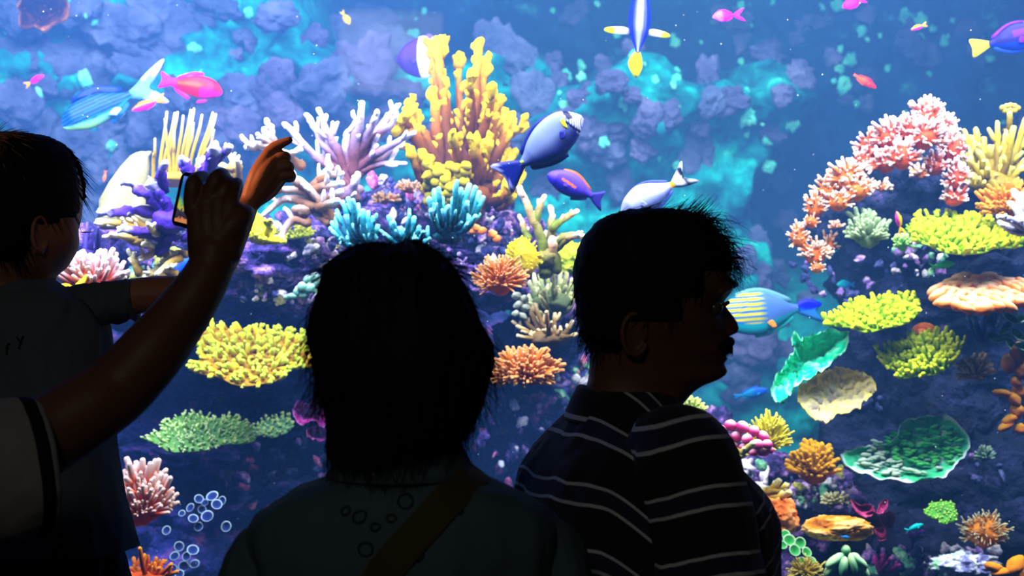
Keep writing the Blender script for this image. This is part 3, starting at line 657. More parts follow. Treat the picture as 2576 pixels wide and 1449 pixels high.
bush('finger_coral', 'orange pointed finger coral dome with a bright yellow dome coral right behind it', 1255, 712, 3.7, 80, 74, 170, C_org, 0.075, 31, 0.15, 0.3, 0.2, .8, part='finger', lo=-0.35, taper=.6)
bush('finger_coral', 'orange bushy coral touching the back of the head of the man', 1322, 940, 3.7, 92, 78, 230, coral_mat((180, 76, 26), (240, 132, 62), (254, 190, 140)), 0.085, 32, 0.6, 0.3, 0.25, .8, part='finger', lo=-0.45)
bush('dome_coral', 'bright yellow fine grained dome coral above the orange finger coral', 1312, 655, 3.85, 52, 62, 160, coral_mat((190, 160, 10), (240, 220, 30), (252, 244, 120)), 0.16, 33, 0.3, 0.72, 0.0, .8, part='polyp', lo=-0.4)
C_ant = coral_mat((100, 110, 50), (196, 160, 120), (246, 224, 206))
antler('staghorn_coral', 'pale pink antler coral with a mossy green trunk, behind the head of the man', 1375, 640, 3.9, [[(1370, 660), (1362, 600), (1340, 550), (1325, 510), (1306, 474)], (.9, [(1345, 565), (1355, 530), (1368, 494)]), (.8, [(1330, 600), (1318, 575), (1312, 556)]), [(1378, 650), (1385, 600), (1388, 560), (1386, 522)], (.9, [(1388, 575), (1420, 550), (1452, 532)]), [(1385, 620), (1420, 595), (1466, 596)], (1.5, [(1372, 690), (1372, 640), (1375, 590)]), (1.2, [(1400, 680), (1392, 640), (1390, 600)]), (.9, [(1400, 625), (1430, 600), (1455, 590)])], C_ant, 13, 7, 34, 2, 14, 6, foot=(34, 24, -10), bump=0.2)
C_gry = coral_mat((70, 84, 60), (130, 142, 96), (196, 196, 150))
antler('branch_coral', 'grey green thicket coral right beside the orange finger coral', 1390, 760, 4.0, fan_paths((1395, 800), [(1332, 710), (1345, 700), (1360, 690), (1376, 684), (1392, 690), (1410, 684), (1425, 690), (1440, 705), (1330, 745), (1350, 740), (1370, 730), (1400, 735), (1420, 740), (1438, 750), (1450, 725), (1340, 770)], .25, 12), C_gry, 10, 6, 35, 4, 26, 6, foot=(50, 26, -4), bump=.16, updir=(0, -.1, .7))
antler('branch_coral', 'brown spiky coral with pale tips under the grey green thicket', 1385, 845, 3.9, fan_paths((1390, 855), [(1302, 845), (1290, 810), (1310, 790), (1330, 770), (1345, 765), (1352, 800), (1375, 785), (1395, 790), (1410, 830), (1425, 845), (1440, 810), (1302, 820), (1365, 840), (1450, 840), (1330, 850)], .2, 13), coral_mat((90, 70, 50), (150, 124, 80), (220, 200, 160)), 8, 5, 36, 2, 22, 5, foot=(50, 20, -6), bump=.14)
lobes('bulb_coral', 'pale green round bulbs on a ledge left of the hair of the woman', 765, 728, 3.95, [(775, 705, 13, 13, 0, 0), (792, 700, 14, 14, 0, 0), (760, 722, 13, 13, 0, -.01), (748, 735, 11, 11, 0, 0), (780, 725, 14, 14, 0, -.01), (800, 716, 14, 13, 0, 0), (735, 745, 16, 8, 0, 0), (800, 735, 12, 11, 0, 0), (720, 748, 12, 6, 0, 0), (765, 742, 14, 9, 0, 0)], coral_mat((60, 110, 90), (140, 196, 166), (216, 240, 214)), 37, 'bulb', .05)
for lab, px, py, rx, ry, n, sd in [('small orange tuft coral under the yellow pillar coral, upper of two', 1030, 478, 36, 32, 30, 41), ('small orange tuft coral over the teal fan, lower of two', 970, 505, 40, 26, 30, 42)]:
    bush('tuft_coral', lab, px, py, 4.05, rx, ry, n, coral_mat((180, 90, 40), (232, 150, 100), (250, 214, 180)), .16, sd, .6, .25, .3, .7, part='finger')
lobes('orange_sponge', 'orange lumpy sponge on the rock right of the teal fans', 1205, 580, 4.05, [(1195, 572, 14, 9, 20, 0), (1212, 580, 12, 10, -10, 0), (1190, 582, 10, 8, 0, 0), (1240, 590, 13, 10, 30, 0), (1250, 600, 10, 10, 0, 0)], coral_mat((190, 90, 50), (236, 150, 96), (250, 190, 140)), 43, cat='sponge', amp=.3)
C_ylp = coral_mat((190, 120, 10), (226, 206, 30), (230, 246, 120))
plate('table_coral', 'bright yellow table coral on the shelf left of the hair of the woman', 640, 893, 3.85, 158, 62, 190, C_ylp, coral_mat((120, 80, 20), (200, 150, 30), (220, 200, 60)), 51, .22, 30, -0.08, .85, .7, .7, .9, wob=.2)
plate('table_coral', 'pale green lacy table coral low on the shadowed shelf', 508, 1090, 3.95, 128, 34, 170, coral_mat((90, 140, 70), (170, 214, 110), (226, 246, 180)), coral_mat((60, 90, 60), (120, 170, 90), (180, 220, 130)), 52, .16, 20, 0.0, .8, .7, .5, .9, wob=.16)
bush('stubby_coral', 'salmon pink finger coral next to the hip of the boy', 360, 1275, 3.6, 100, 122, 140, coral_mat((190, 70, 50), (232, 120, 96), (252, 220, 206)), .095, 53, .5, .3, .45, .6, part='finger', lo=-.2)
antler('branch_coral', 'orange red branching coral at the bottom edge, below the shorts hem of the boy', 370, 1450, 3.6, fan_paths((370, 1460), [(336, 1405), (352, 1380), (372, 1400), (392, 1405), (412, 1410), (430, 1420), (446, 1438), (330, 1430), (400, 1430), (360, 1425), (380, 1440)], .2, 14), coral_mat((160, 60, 20), (226, 96, 40), (250, 170, 110)), 8, 5, 54, 3, 20, 5, foot=(60, 16))
def rings(name, label, px, py, Y, spots, m, seed):
    s = Y / F; root = coral_root(name, label, px, py, Y, 'coral'); q = random.Random(seed)
    V, f = loft([[np.array([math.cos(t) * r, math.sin(t) * r, z]) for t in np.linspace(0, 6.283, 20, endpoint=False)] for r, z in ((.45, -.5), (.8, -.1), (1.0, .25), (.92, .32), (.7, .1), (.3, -.05), (.1, -.08))])
    T = np.concatenate([np.repeat([0, .3, 1, 1, .3, .1, 0.05], 20), [0, 0]]); me = mesh_data('cup', V, f, m, {'tip': T})
    for x, y, r in spots:
        link('cup', me, root, P(x, y, Y + q.uniform(-.02, .04)) - root.location, aim((q.uniform(-.5, .5), -1, q.uniform(.3, 1.2))), r * s)
    return root
C_ring = coral_mat((34, 46, 96), (70, 84, 140), (190, 216, 220))
rings('cup_coral', 'cluster of translucent blue ringed cup corals right of the salmon finger coral', 510, 1290, 3.75, [(486, 1306, 13), (522, 1300, 16), (508, 1282, 11), (545, 1270, 14), (480, 1278, 12), (535, 1250, 16), (560, 1260, 12), (500, 1256, 12), (500, 1325, 12), (458, 1292, 9), (420, 1335, 12), (570, 1325, 14), (515, 1265, 10)], C_ring, 1)
rings('cup_coral', 'pale blue ringed cup corals at the bottom edge by the shoulder of the woman', 465, 1410, 3.75, [(450, 1375, 13), (485, 1385, 15), (440, 1400, 13), (462, 1425, 14), (490, 1420, 13), (435, 1430, 11), (470, 1400, 12), (452, 1445, 12)], C_ring, 2)
mgm = coral_mat((90, 36, 90), (170, 76, 130), (196, 150, 220))
root = sheet('leaf_coral', 'magenta ruffled leaf coral behind the hair of the woman, low on the left', [(735, 1030), (752, 1008), (775, 1018), (795, 1000), (822, 1010), (828, 1045), (815, 1075), (790, 1060), (762, 1065), (740, 1050)], 4.2, mgm, 6, 3, .06, 0, .03)
sheet('', '', [(770, 1080), (800, 1072), (825, 1085), (830, 1100), (800, 1108), (775, 1100)], 4.15, mgm, 5, 4, .05, 0, .02, root=root)
plate('table_coral', 'small grey green plate coral at the right end of the pale lacy table coral', 690, 1075, 4.2, 48, 20, 50, coral_mat((60, 100, 80), (130, 176, 110), (196, 220, 140)), None, 55, .2, 16, 0.1, .8, .5)
plate('leaf_coral', 'small tan bracket coral alone on the dark shelf wall', 556, 992, 4.6, 20, 16, 12, coral_mat((120, 100, 60), (190, 164, 110), (230, 214, 170)), None, 56, .3, 10, .6, .8, .2)
mound('mossy_coral', 'yellow green mossy mound behind the trunk of the pink antler coral', 1432, 652, 4.15, 46, 44, coral_mat((90, 110, 20), (170, 180, 50), (214, 220, 110)), 151, .25, 1.8, .3, None, .1, 8)
antler('tube_sponge', 'dark violet pointed tube sponges behind the cheek of the boy', 225, 640, 3.95, [[(214, 650), (216, 610), (219, 562)], [(226, 650), (228, 615), (232, 580)], [(244, 650), (246, 610), (248, 572)]], coral_mat((40, 30, 80), (84, 66, 130), (120, 100, 170)), 11, 3, 152, 0, foot=(26, 14), cat='sponge', bump=.1)
plate('table_coral', 'small yellow green plate coral on the rubble right of the raised wrist', 745, 585, 3.95, 44, 14, 40, coral_mat((120, 120, 20), (196, 206, 50), (240, 244, 130)), None, 153, .25, 14, .05, .8, .5)
lobes('white_sponge', 'knobbly white coral lumps below the orange pointed finger coral', 1312, 765, 3.95, [(1300, 745, 12, 9, 10, 0), (1318, 752, 11, 9, 0, 0), (1305, 768, 13, 10, -20, 0), (1322, 775, 12, 9, 0, 0), (1298, 790, 10, 9, 0, 0), (1316, 796, 11, 8, 20, 0)], coral_mat((130, 140, 120), (196, 206, 180), (236, 240, 226)), 154, 'lump', .3)
# ---------------------------------------------------------------- corals of the right cliff
C_pk = coral_mat((176, 74, 50), (226, 132, 112), (254, 226, 222))
C_pk2 = coral_mat((190, 96, 50), (232, 150, 96), (252, 226, 210))
for lab, m_, lst in [
    ('pink coral crown, the peak of the big pink arch on the cliff', C_pk, [(2330, 300, 55, 62, 48), (2290, 330, 50, 60, 40), (2370, 330, 48, 60, 40), (2330, 350, 60, 60, 40)]),
    ('pink coral on the right shoulder of the big arch, drooping to the olive coral', C_pk, [(2395, 380, 46, 70, 46), (2405, 450, 40, 60, 40), (2400, 500, 44, 46, 34), (2350, 420, 44, 50, 26)]),
    ('pink coral on the upper left slope of the big arch', C_pk, [(2240, 350, 55, 60, 46), (2190, 370, 46, 52, 40), (2230, 410, 54, 50, 40), (2170, 410, 44, 50, 36), (2270, 400, 50, 54, 30)]),
    ('pink coral on the lower left slope of the big arch', C_pk2, [(2130, 450, 54, 54, 46), (2085, 480, 46, 56, 42), (2160, 480, 48, 46, 34), (2050, 520, 40, 50, 36), (2110, 510, 44, 40, 26)]),
    ('pale orange coral hanging at the left foot of the big pink arch', C_pk2, [(2010, 600, 34, 50, 34), (2050, 640, 44, 46, 40), (2085, 620, 30, 44, 26), (2040, 560, 24, 28, 16), (2055, 675, 26, 26, 16)])]:
    s = 3.95 / F; root = coral_root('pink_coral', lab, lst[0][0], lst[0][1] + 30, 3.95, group=None); q = random.Random(len(lab)); vs = finger_variants('branch', m_, 8, .12, len(lab), .8)
    for x, y, rx, ry, n in lst:
        Yc = 3.95 + q.uniform(-.06, .08); V, f = boulder(x, 2, .3); link('base', mesh_data('base', V * np.array([rx * .55, rx * .5, ry * .5]) * s, f, m_, {'tip': np.full(len(V), .1)}), root, P(x, y, Yc) - root.location)
        i = 0; k = 0
        while i < n:
            k += 1; z = -0.45 + 1.45 * ((k * .7548777) % 1); az = k * .5698403 * 6.2831853; c = math.sqrt(max(0, 1 - z * z)); d = np.array([c * math.cos(az) + q.gauss(0, .1), c * math.sin(az), z + q.gauss(0, .1)])
            if d[1] > .3: continue
            end = np.array([d[0] * rx, d[1] * rx * .8, d[2] * ry]) * s * q.uniform(.75, 1); st = end * .35; v = end - st; v[2] += .3 * np.linalg.norm(v)
            link('branch', q.choice(vs), root, np.array(P(x, y, Yc) - root.location) + st, aim(v, q.uniform(0, 6)), np.linalg.norm(end - st) * q.uniform(.9, 1.25)); i += 1
for lab, px, py, rx, ry, sd in [('small orange coral tuft growing under the pink arch, left of two', 2215, 475, 36, 30, 61), ('small orange coral tuft growing under the pink arch, right of two', 2315, 440, 42, 34, 62), ('small rose coral sprig in the dark hollow left of the grey green bush', 2100, 570, 22, 22, 63)]:
    bush('tuft_coral', lab, px, py, 4.3, rx, ry, 20, C_pk2, .15, sd, .6, .2, .2, .7)
C_olv = coral_mat((110, 84, 20), (172, 146, 40), (226, 214, 130))
antler('branch_coral', 'olive yellow branching coral at the right edge beside the pink arch', 2500, 460, 4.05, fan_paths((2500, 475), [(2425, 330), (2440, 345), (2455, 325), (2420, 390), (2440, 400), (2475, 350), (2490, 370), (2510, 310), (2530, 340), (2550, 320), (2572, 350), (2415, 410), (2450, 440), (2540, 400), (2570, 420), (2580, 300), (2466, 385), (2560, 450), (2430, 455)], .2, 21), C_olv, 12, 7, 64, 4, 34, 7, foot=(60, 30), bump=.15)
root = antler('branch_coral', 'flat topped stalk coral rising above the olive coral', 2538, 330, 4.1, [[(2538, 345), (2540, 310), (2540, 285)]], C_olv, 8, 7, 65, 0, foot=(16, 8)); lob = [(2522, 272), (2532, 268), (2542, 266), (2552, 268), (2560, 273), (2540, 278), (2528, 279), (2552, 279)]
for x, y in lob:
    V, f = ico(2); link('lump', mesh_data('lump', V * 8 * 4.1 / F, f, C_olv, {'tip': np.clip(.6 + .5 * V[:, 2], 0, 1)}), root, P(x, y, 4.1) - root.location)
bush('bush_coral', 'orange brown finely branched coral at the right edge', 2540, 530, 3.9, 92, 80, 170, coral_mat((150, 70, 26), (216, 124, 62), (240, 170, 110)), .075, 66, .6, .25, .3, .7, lo=-.2)
antler('staghorn_coral', 'white antler coral cut by the right edge', 2560, 560, 3.75, [[(2580, 580), (2548, 555), (2512, 546)], [(2580, 560), (2560, 530), (2545, 512)], [(2590, 540), (2570, 505), (2550, 480)], [(2580, 585), (2545, 580), (2515, 560)], [(2590, 520), (2578, 500), (2566, 490)]], coral_mat((150, 150, 170), (206, 206, 226), (246, 246, 252)), 12, 7, 67, 3, 22, 7, foot=(24, 20))
bush('bush_coral', 'grey green bushy coral sitting under the hollow of the pink arch', 2180, 595, 3.95, 70, 74, 100, coral_mat((84, 100, 60), (136, 156, 110), (176, 196, 150)), .13, 68, .3, .3, .35, .7, lo=-.1, taper=.7)
C_lim = coral_mat((90, 130, 20), (172, 214, 40), (236, 246, 110))
plate('table_coral', 'wide lime yellow table coral at the upper right below the white antler coral', 2420, 592, 3.9, 132, 48, 200, C_lim, None, 71, .22, 30, -0.02, .8, .6, .9, .6)
bush('bush_coral', 'green feathery coral at the left end of the wide lime table coral', 2320, 600, 3.95, 60, 56, 60, coral_mat((50, 110, 40), (110, 176, 60), (176, 226, 100)), .07, 72, .5, .2, .6, .7, lo=0)
bush('bush_coral', 'small mint and yellow coral between the pink fish and the green feathery coral', 2270, 615, 3.85, 32, 40, 36, coral_mat((60, 130, 80), (130, 200, 110), (200, 240, 150)), .15, 73, .5, .3, .2, .7)
# salmon lobed leather coral
q = random.Random(3); bl = []
for i in range(64):
    u = i / 63.0; t = i * 2.39996; r = math.sqrt(u); x = 2470 + 122 * r * math.cos(t); y = 738 + 42 * r * math.sin(t); bl.append((x, y, q.uniform(20, 32), q.uniform(12, 17), q.uniform(-30, 30) + 25 * (x - 2470) / 122, -0.14 * r * math.sin(t)))
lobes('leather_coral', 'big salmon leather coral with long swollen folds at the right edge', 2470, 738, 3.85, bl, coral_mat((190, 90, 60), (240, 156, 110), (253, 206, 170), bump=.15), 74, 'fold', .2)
plate('table_coral', 'lime yellow table coral on the cliff level with the yellow striped fish', 2204, 790, 3.9, 112, 34, 130, C_lim, None, 75, .28, 24, 0.22, .75, .6, .8, .7)
sheet('vase_coral', 'turquoise green vase coral leaning out from the cliff', [(2140, 838), (2085, 830), (2050, 838), (2020, 850), (1998, 838), (1992, 862), (2000, 880), (1982, 905), (1962, 935), (1945, 965), (1942, 995), (1958, 1010), (1985, 998), (2000, 970), (2045, 945), (2085, 920), (2120, 885)], 4.0, coral_mat((20, 120, 110), (76, 226, 176), (190, 252, 220), bump=.9, bscale=90), 7, 81, .10, 0.07, .05, 9)
sheet('disc_coral', 'cream ragged disc coral below the turquoise vase coral', [(2105, 922), (2075, 930), (2040, 950), (2010, 975), (2006, 1005), (2022, 1030), (2050, 1050), (2075, 1055), (2110, 1040), (2150, 1030), (2185, 1005), (2205, 975), (2190, 950), (2150, 930)], 3.95, coral_mat((96, 90, 100), (206, 192, 150), (240, 226, 140), bump=1.0, bscale=70), 7, 82, .05, 0.08, .05, 8)
plate('table_coral', 'lime finger plate coral right of the cream disc coral', 2318, 897, 3.9, 98, 40, 150, C_lim, None, 76, .19, 32, 0.3, .8, .35, 1.0, .5, taper=.7)
bush('bush_coral', 'beige stubby coral touching the right end of the lime finger plate', 2455, 935, 3.95, 58, 60, 60, coral_mat((120, 80, 50), (196, 156, 120), (232, 206, 180)), .15, 83, .5, .3, .15, .6, lo=-.3)
q = random.Random(8)
lobes('lumpy_sponge', 'orange brown lumpy sponge running down the right edge', 2555, 980, 3.9, [(2560, 890, 20, 26, 20, 0), (2540, 915, 20, 24, -20, 0), (2570, 930, 22, 26, 0, 0), (2525, 990, 26, 10, 10, 0), (2550, 1005, 22, 14, 30, 0), (2565, 985, 20, 20, 0, .02), (2560, 1035, 16, 20, 0, 0), (2545, 1055, 20, 14, -30, 0), (2530, 1072, 24, 9, -35, 0), (2570, 1080, 20, 14, 0, 0), (2555, 960, 14, 14, 0, 0)], coral_mat((130, 60, 30), (196, 110, 56), (236, 176, 100)), 84, cat='sponge', amp=.3)
# green saucer with scaly ridges
root = sheet('saucer_coral', 'large green saucer coral with a white rim and scaly ridges on the right', [(2116, 1145), (2140, 1128), (2200, 1120), (2255, 1095), (2275, 1060), (2330, 1040), (2390, 1052), (2430, 1085), (2438, 1115), (2420, 1155), (2385, 1190), (2330, 1205), (2270, 1212), (2210, 1200), (2150, 1180), (2125, 1165)], 4.0, coral_mat((70, 150, 110), (110, 214, 156), (236, 246, 242), bump=.7, bscale=80), 9, 85, .07, 0.12, .04, 7)
Csc = coral_mat((30, 110, 84), (64, 190, 110), (160, 234, 140)); V, f = boulder(77, 2, .2); scm = mesh_data('scale', V * np.array([1, .6, .45]), f, Csc, {'tip': np.clip(.5 + .5 * V[:, 2], 0, 1)}); V, f = boulder(78, 2, .2)
scw = mesh_data('scale', V * np.array([1, .6, .45]), f, coral_mat((80, 120, 100), (180, 210, 170), (236, 244, 236)), {'tip': np.clip(.5 + .5 * V[:, 2], 0, 1)})
for i in range(210):
    u, v = q.uniform(-1, 1), q.uniform(-1, 1)
    if u * u + v * v > .9: continue
    px, py = 2290 + u * 140, 1135 + v * 62 + (-28 * u if v < 0 else -10 * u)
    lowl = (py > 1150 + 0.16 * (px - 2200)) or px < 2225
    link('scale', scw if lowl else scm, root, P(px, py, 3.985 + 0.12 * (1132 - py) / 161 - 0.018 - 0.05 * ((px - 2290) ** 2 / 160 ** 2 + (py - 1135) ** 2 / 80 ** 2)) - root.location, Quaternion((0, 1, 0), q.uniform(-.4, .4)), (q.uniform(7, 13) * 4 / F,) * 3)
# bulbs, tufts and mounds of the lower right
bb = [(1812, 1085, 17, 15), (1838, 1070, 16, 14), (1868, 1075, 18, 15), (1896, 1085, 15, 14), (1918, 1098, 17, 14), (1800, 1108, 13, 15), (1826, 1102, 14, 14), (1852, 1098, 15, 16), (1880, 1105, 15, 14), (1905, 1118, 17, 13), (1930, 1118, 14, 12), (1812, 1124, 13, 12), (1845, 1122, 12, 12), (1870, 1126, 13, 11), (1898, 1136, 15, 11), (1922, 1138, 17, 10), (1938, 1132, 10, 9)]
lobes('bulb_coral', 'cluster of pink bulb coral in front of the collar of the man', 1868, 1105, 3.7, [(x, y, a, b_, q.uniform(-30, 30), q.uniform(-.02, .02)) for x, y, a, b_ in bb], coral_mat((130, 40, 90), (216, 100, 150), (252, 210, 226), bump=.1), 86, 'bulb', .06)
antler('knobby_coral', 'cream crooked finger coral lying under the pink bulbs', 1850, 1145, 3.65, [[(1800, 1150), (1825, 1142), (1842, 1125), (1840, 1118)], [(1842, 1130), (1865, 1138), (1890, 1120), (1894, 1116)], [(1815, 1150), (1830, 1158), (1850, 1155)]], coral_mat((170, 150, 80), (216, 206, 140), (240, 236, 196)), 9, 8, 87, 1, 12, 6, foot=(30, 10), bump=.1)
bush('branch_coral', 'yellow spiky coral behind the pink bulbs', 1935, 1110, 3.8, 66, 78, 150, coral_mat((170, 130, 10), (226, 206, 40), (248, 240, 130)), .075, 88, .6, .25, .25, .7, lo=-.4, taper=.6)
bush('bush_coral', 'golden brown bushy coral left of the green saucer', 2045, 1185, 3.85, 76, 80, 130, coral_mat((110, 64, 20), (176, 116, 40), (220, 170, 90)), .12, 89, .4, .3, .3, .7, lo=-.2)
bush('bush_coral', 'pale green and yellow coral peeping over the collar of the man', 1740, 1040, 3.85, 40, 52, 50, coral_mat((90, 120, 50), (176, 196, 80), (226, 240, 160)), .14, 90, .5, .35, .1, .7)
mound('brain_coral', 'salmon red wrinkled coral boulder right of the sleeve of the man', 1945, 1300, 3.8, 62, 50, coral_mat((140, 60, 30), (216, 120, 76), (244, 176, 130)), 91, .25, 1.6, .2, None, .12, 7)
mound('brain_coral', 'flat tan orange mound coral on the lower right', 2110, 1328, 3.75, 82, 31, coral_mat((150, 84, 40), (226, 156, 96), (250, 206, 150)), 92, .16, 1.5, .1, None, .07, 9)
root = None
for i, o_ in enumerate([[(2140, 1255), (2165, 1270), (2190, 1268), (2200, 1290), (2175, 1300), (2150, 1280)], [(2170, 1300), (2195, 1285), (2215, 1310), (2218, 1325), (2185, 1320)], [(2205, 1290), (2215, 1265), (2232, 1255), (2232, 1275), (2218, 1292)], [(2210, 1300), (2235, 1285), (2252, 1300), (2245, 1325), (2225, 1325)], [(2200, 1330), (2225, 1330), (2230, 1355), (2212, 1360)]]):
    r_ = sheet('leaf_coral', 'mauve leaf coral with curled petals beside the flat tan mound', o_, 3.85 + .02 * i, coral_mat((80, 30, 70), (150, 66, 104), (200, 110, 140), bump=.2), 5, 100 + i, .05, .05 * (-1) ** i, .01, 3, 'petal', root)
    root = root or r_
plate('disc_coral', 'small round green disc coral on the dark rock at the lower right', 2370, 1288, 3.85, 40, 24, 60, coral_mat((50, 110, 60), (120, 190, 80), (214, 240, 150)), None, 93, .3, 9, 0, .8, .1, .8, .4, 'nub')
bush('soft_coral', 'fluffy orange soft coral with pale tentacles at the lower right', 2475, 1340, 3.85, 70, 58, 150, coral_mat((170, 90, 30), (216, 150, 80), (200, 200, 170)), .06, 94, 0, .45, .1, .7, part='tentacle', lo=-.5, bend=.4)
rings('cup_anemone', 'cluster of mint green anemone discs beside the elbow of the man', 2000, 1390, 3.7, [(1985, 1360, 16), (2012, 1366, 15), (1998, 1385, 16), (2028, 1390, 14), (1975, 1345, 13), (2040, 1412, 13), (2018, 1412, 12), (1968, 1372, 12)], coral_mat((50, 150, 70), (120, 190, 130), (206, 240, 200)), 3)
bush('anemone', 'yellow tentacled anemone at the bottom edge beside the mint discs', 2025, 1440, 3.68, 50, 46, 120, coral_mat((120, 96, 30), (196, 166, 70), (236, 220, 140)), .06, 95, 0, .3, .1, .7, part='tentacle', cat='anemone', bend=.35)
bush('anemone', 'pale green tentacled anemone rising behind the sleeve of the man', 1962, 1372, 3.75, 34, 40, 70, coral_mat((70, 120, 90), (140, 190, 140), (206, 236, 200)), .06, 96, 0, .3, .3, .7, part='tentacle', cat='anemone', bend=.35)
lobes('star_coral', 'mint green star shaped coral with rounded arms at the bottom edge', 2128, 1418, 3.68, [(2128, 1384, 12, 14, 0, .02), (2100, 1410, 28, 11, -35, 0), (2122, 1425, 11, 26, 10, -.02), (2145, 1420, 10, 28, -15, -.02), (2162, 1412, 26, 10, 40, 0), (2090, 1430, 26, 11, -50, .01), (2172, 1436, 22, 11, 55, .01), (2112, 1402, 16, 12, -20, .02), (2150, 1402, 16, 12, 20, .02)], coral_mat((50, 110, 90), (120, 180, 140), (200, 226, 180), bump=.1), 97, 'arm', .06)
lobes('orange_sponge', 'orange folded sponge in the bottom right corner', 2540, 1435, 3.75, [(2500, 1428, 22, 12, 20, 0), (2520, 1440, 24, 12, -10, 0), (2560, 1425, 26, 22, -30, 0), (2575, 1440, 24, 20, 0, 0)], coral_mat((150, 70, 10), (220, 120, 30), (246, 170, 80)), 98, cat='sponge', amp=.25)
mound('crusted_rock', 'rounded rock crusted white, mint and lilac at the bottom right', 2425, 1425, 3.85, 75, 40, rock_mat('mint_lilac_crust', [(0.3, (60, 70, 120)), (0.45, (120, 120, 180)), (0.55, (220, 226, 236)), (0.65, (90, 180, 120)), (0.75, (220, 240, 210))], 22), 99, .3, 1.8, .3, None, .1, 8, cat='rock')
antler('branch_coral', 'slate blue tube coral under the salmon leather coral', 2470, 850, 3.9, fan_paths((2472, 856), [(2436, 795), (2450, 800), (2462, 815), (2478, 790), (2495, 782), (2505, 795), (2490, 820)], .1, 31), coral_mat((40, 56, 110), (76, 96, 156), (130, 160, 210)), 8, 7, 101, 1, 14, 6, foot=(16, 12))
root = None
for i, (x, y, a) in enumerate([(2545, 800, 30), (2520, 850, -20), (2560, 840, 40), (2575, 870, 10), (2530, 825, -50), (2500, 845, 15), (2570, 800, -10), (2545, 865, 50)]):
    ca, sa = math.cos(math.radians(a)), math.sin(math.radians(a)); o_ = [(x + u * ca - v * sa, y + u * sa + v * ca) for u, v in ((-26, 0), (-10, -9), (12, -8), (26, 0), (10, 9), (-12, 8))]
    r_ = sheet('leafy_alga', 'pale green leafy alga at the right edge below the salmon leather coral', o_, 3.85 + .012 * i, coral_mat((40, 120, 70), (110, 190, 130), (226, 244, 226), bump=.2), 3, 120 + i, .03, 0, .006, 3, 'leaf', root, 'alga'); root = root or r_
sheet('cup_coral', 'rust orange cup coral between the two lime plates', [(2292, 840), (2300, 820), (2325, 812), (2350, 820), (2358, 840), (2345, 860), (2318, 858), (2300, 852)], 4.1, coral_mat((110, 40, 20), (196, 90, 40), (230, 160, 110), bump=.3), 6, 130, -.08, 0, .01, 3)
root = sheet('cup_coral', 'large rust brown ruffled cup coral at the top left corner', [(45, 10), (70, -25), (140, -25), (172, 10), (165, 45), (135, 60), (110, 76), (85, 66), (55, 68), (48, 40)], 6.4, coral_mat((60, 34, 60), (130, 70, 60), (226, 150, 100), bump=.5, bscale=30), 8, 131, .25, 0, .06, 5)
bush('branch_coral', 'small grey green coral sprig right of the green saucer', 2478, 1150, 4.2, 34, 34, 24, coral_mat((50, 90, 90), (120, 160, 140), (190, 220, 190)), .12, 132, .5, .2, .2, .7)
bush('tuft_coral', 'cream and olive tuft coral between the golden bush and the flat tan mound', 2100, 1262, 3.95, 44, 34, 34, coral_mat((96, 90, 50), (176, 164, 110), (226, 220, 170)), .16, 133, .5, .3, .2, .7)
antler('branch_coral', 'ochre branching coral in front of the golden bush, near the sleeve', 1945, 1235, 3.85, [[(1900, 1255), (1935, 1238), (1960, 1210)], [(1915, 1262), (1950, 1255), (1985, 1240)], [(1930, 1250), (1965, 1235), (1978, 1222)]], coral_mat((120, 90, 40), (196, 166, 80), (226, 220, 170)), 12, 8, 134, 2, 18, 7, foot=(26, 12))
for lab, pts_, m_ in [('small violet sprig alga beside the small round green disc', [[(2290, 1380), (2300, 1350), (2322, 1336)], [(2300, 1360), (2290, 1345), (2282, 1340)]], coral_mat((60, 30, 100), (120, 70, 170), (170, 120, 210))), ('magenta sprig alga at the bottom between the star coral and the crusted rock', [[(2215, 1440), (2205, 1415), (2200, 1400)], [(2215, 1440), (2230, 1420), (2240, 1405)], [(2230, 1445), (2250, 1430), (2262, 1420)], [(2215, 1430), (2220, 1410), (2222, 1396)]], coral_mat((90, 20, 80), (180, 50, 140), (220, 110, 180)))]:
    antler('sprig_alga', lab, pts_[0][0][0], pts_[0][0][1], 4.05, pts_, m_, 7, 4, 140, 2, 14, 4, cat='alga')
# ---------------------------------------------------------------- fish
def col_mat(name, rough=0.4):
    m, nt, b = new_mat(name); b.inputs['Roughness'].default_value = 0.5; b.inputs['Specular IOR Level'].default_value = 0.2
    at = nt.nodes.new('ShaderNodeAttribute'); at.attribute_name = 'Col'
    tc = nt.nodes.new('ShaderNodeTexCoord'); no = nt.nodes.new('ShaderNodeTexNoise'); no.inputs['Scale'].default_value = 90
    nt.links.new(tc.outputs['Object'], no.inputs['Vector'])
    hs = nt.nodes.new('ShaderNodeHueSaturation'); hs.inputs['Saturation'].default_value = 1.2; mr = nt.nodes.new('ShaderNodeMapRange'); mr.inputs['To Min'].default_value = 0.85; mr.inputs['To Max'].default_value = 1.15
    nt.links.new(no.outputs['Fac'], mr.inputs['Value']); nt.links.new(mr.outputs['Result'], hs.inputs['Value']); nt.links.new(at.outputs['Color'], hs.inputs['Color']); nt.links.new(hs.outputs['Color'], b.inputs['Base Color'])
    return m
M_fish = col_mat('fish_skin')
M_eye = plain('fish_eye_black', (0.005, 0.005, 0.008), 0.15, 0.6)

def lerp(a, b, t): return tuple(x + (y - x) * t for x, y in zip(a, b))
def ss(a, b, x):
    t = min(1, max(0, (x - a) / (b - a))); return t * t * (3 - 2 * t)

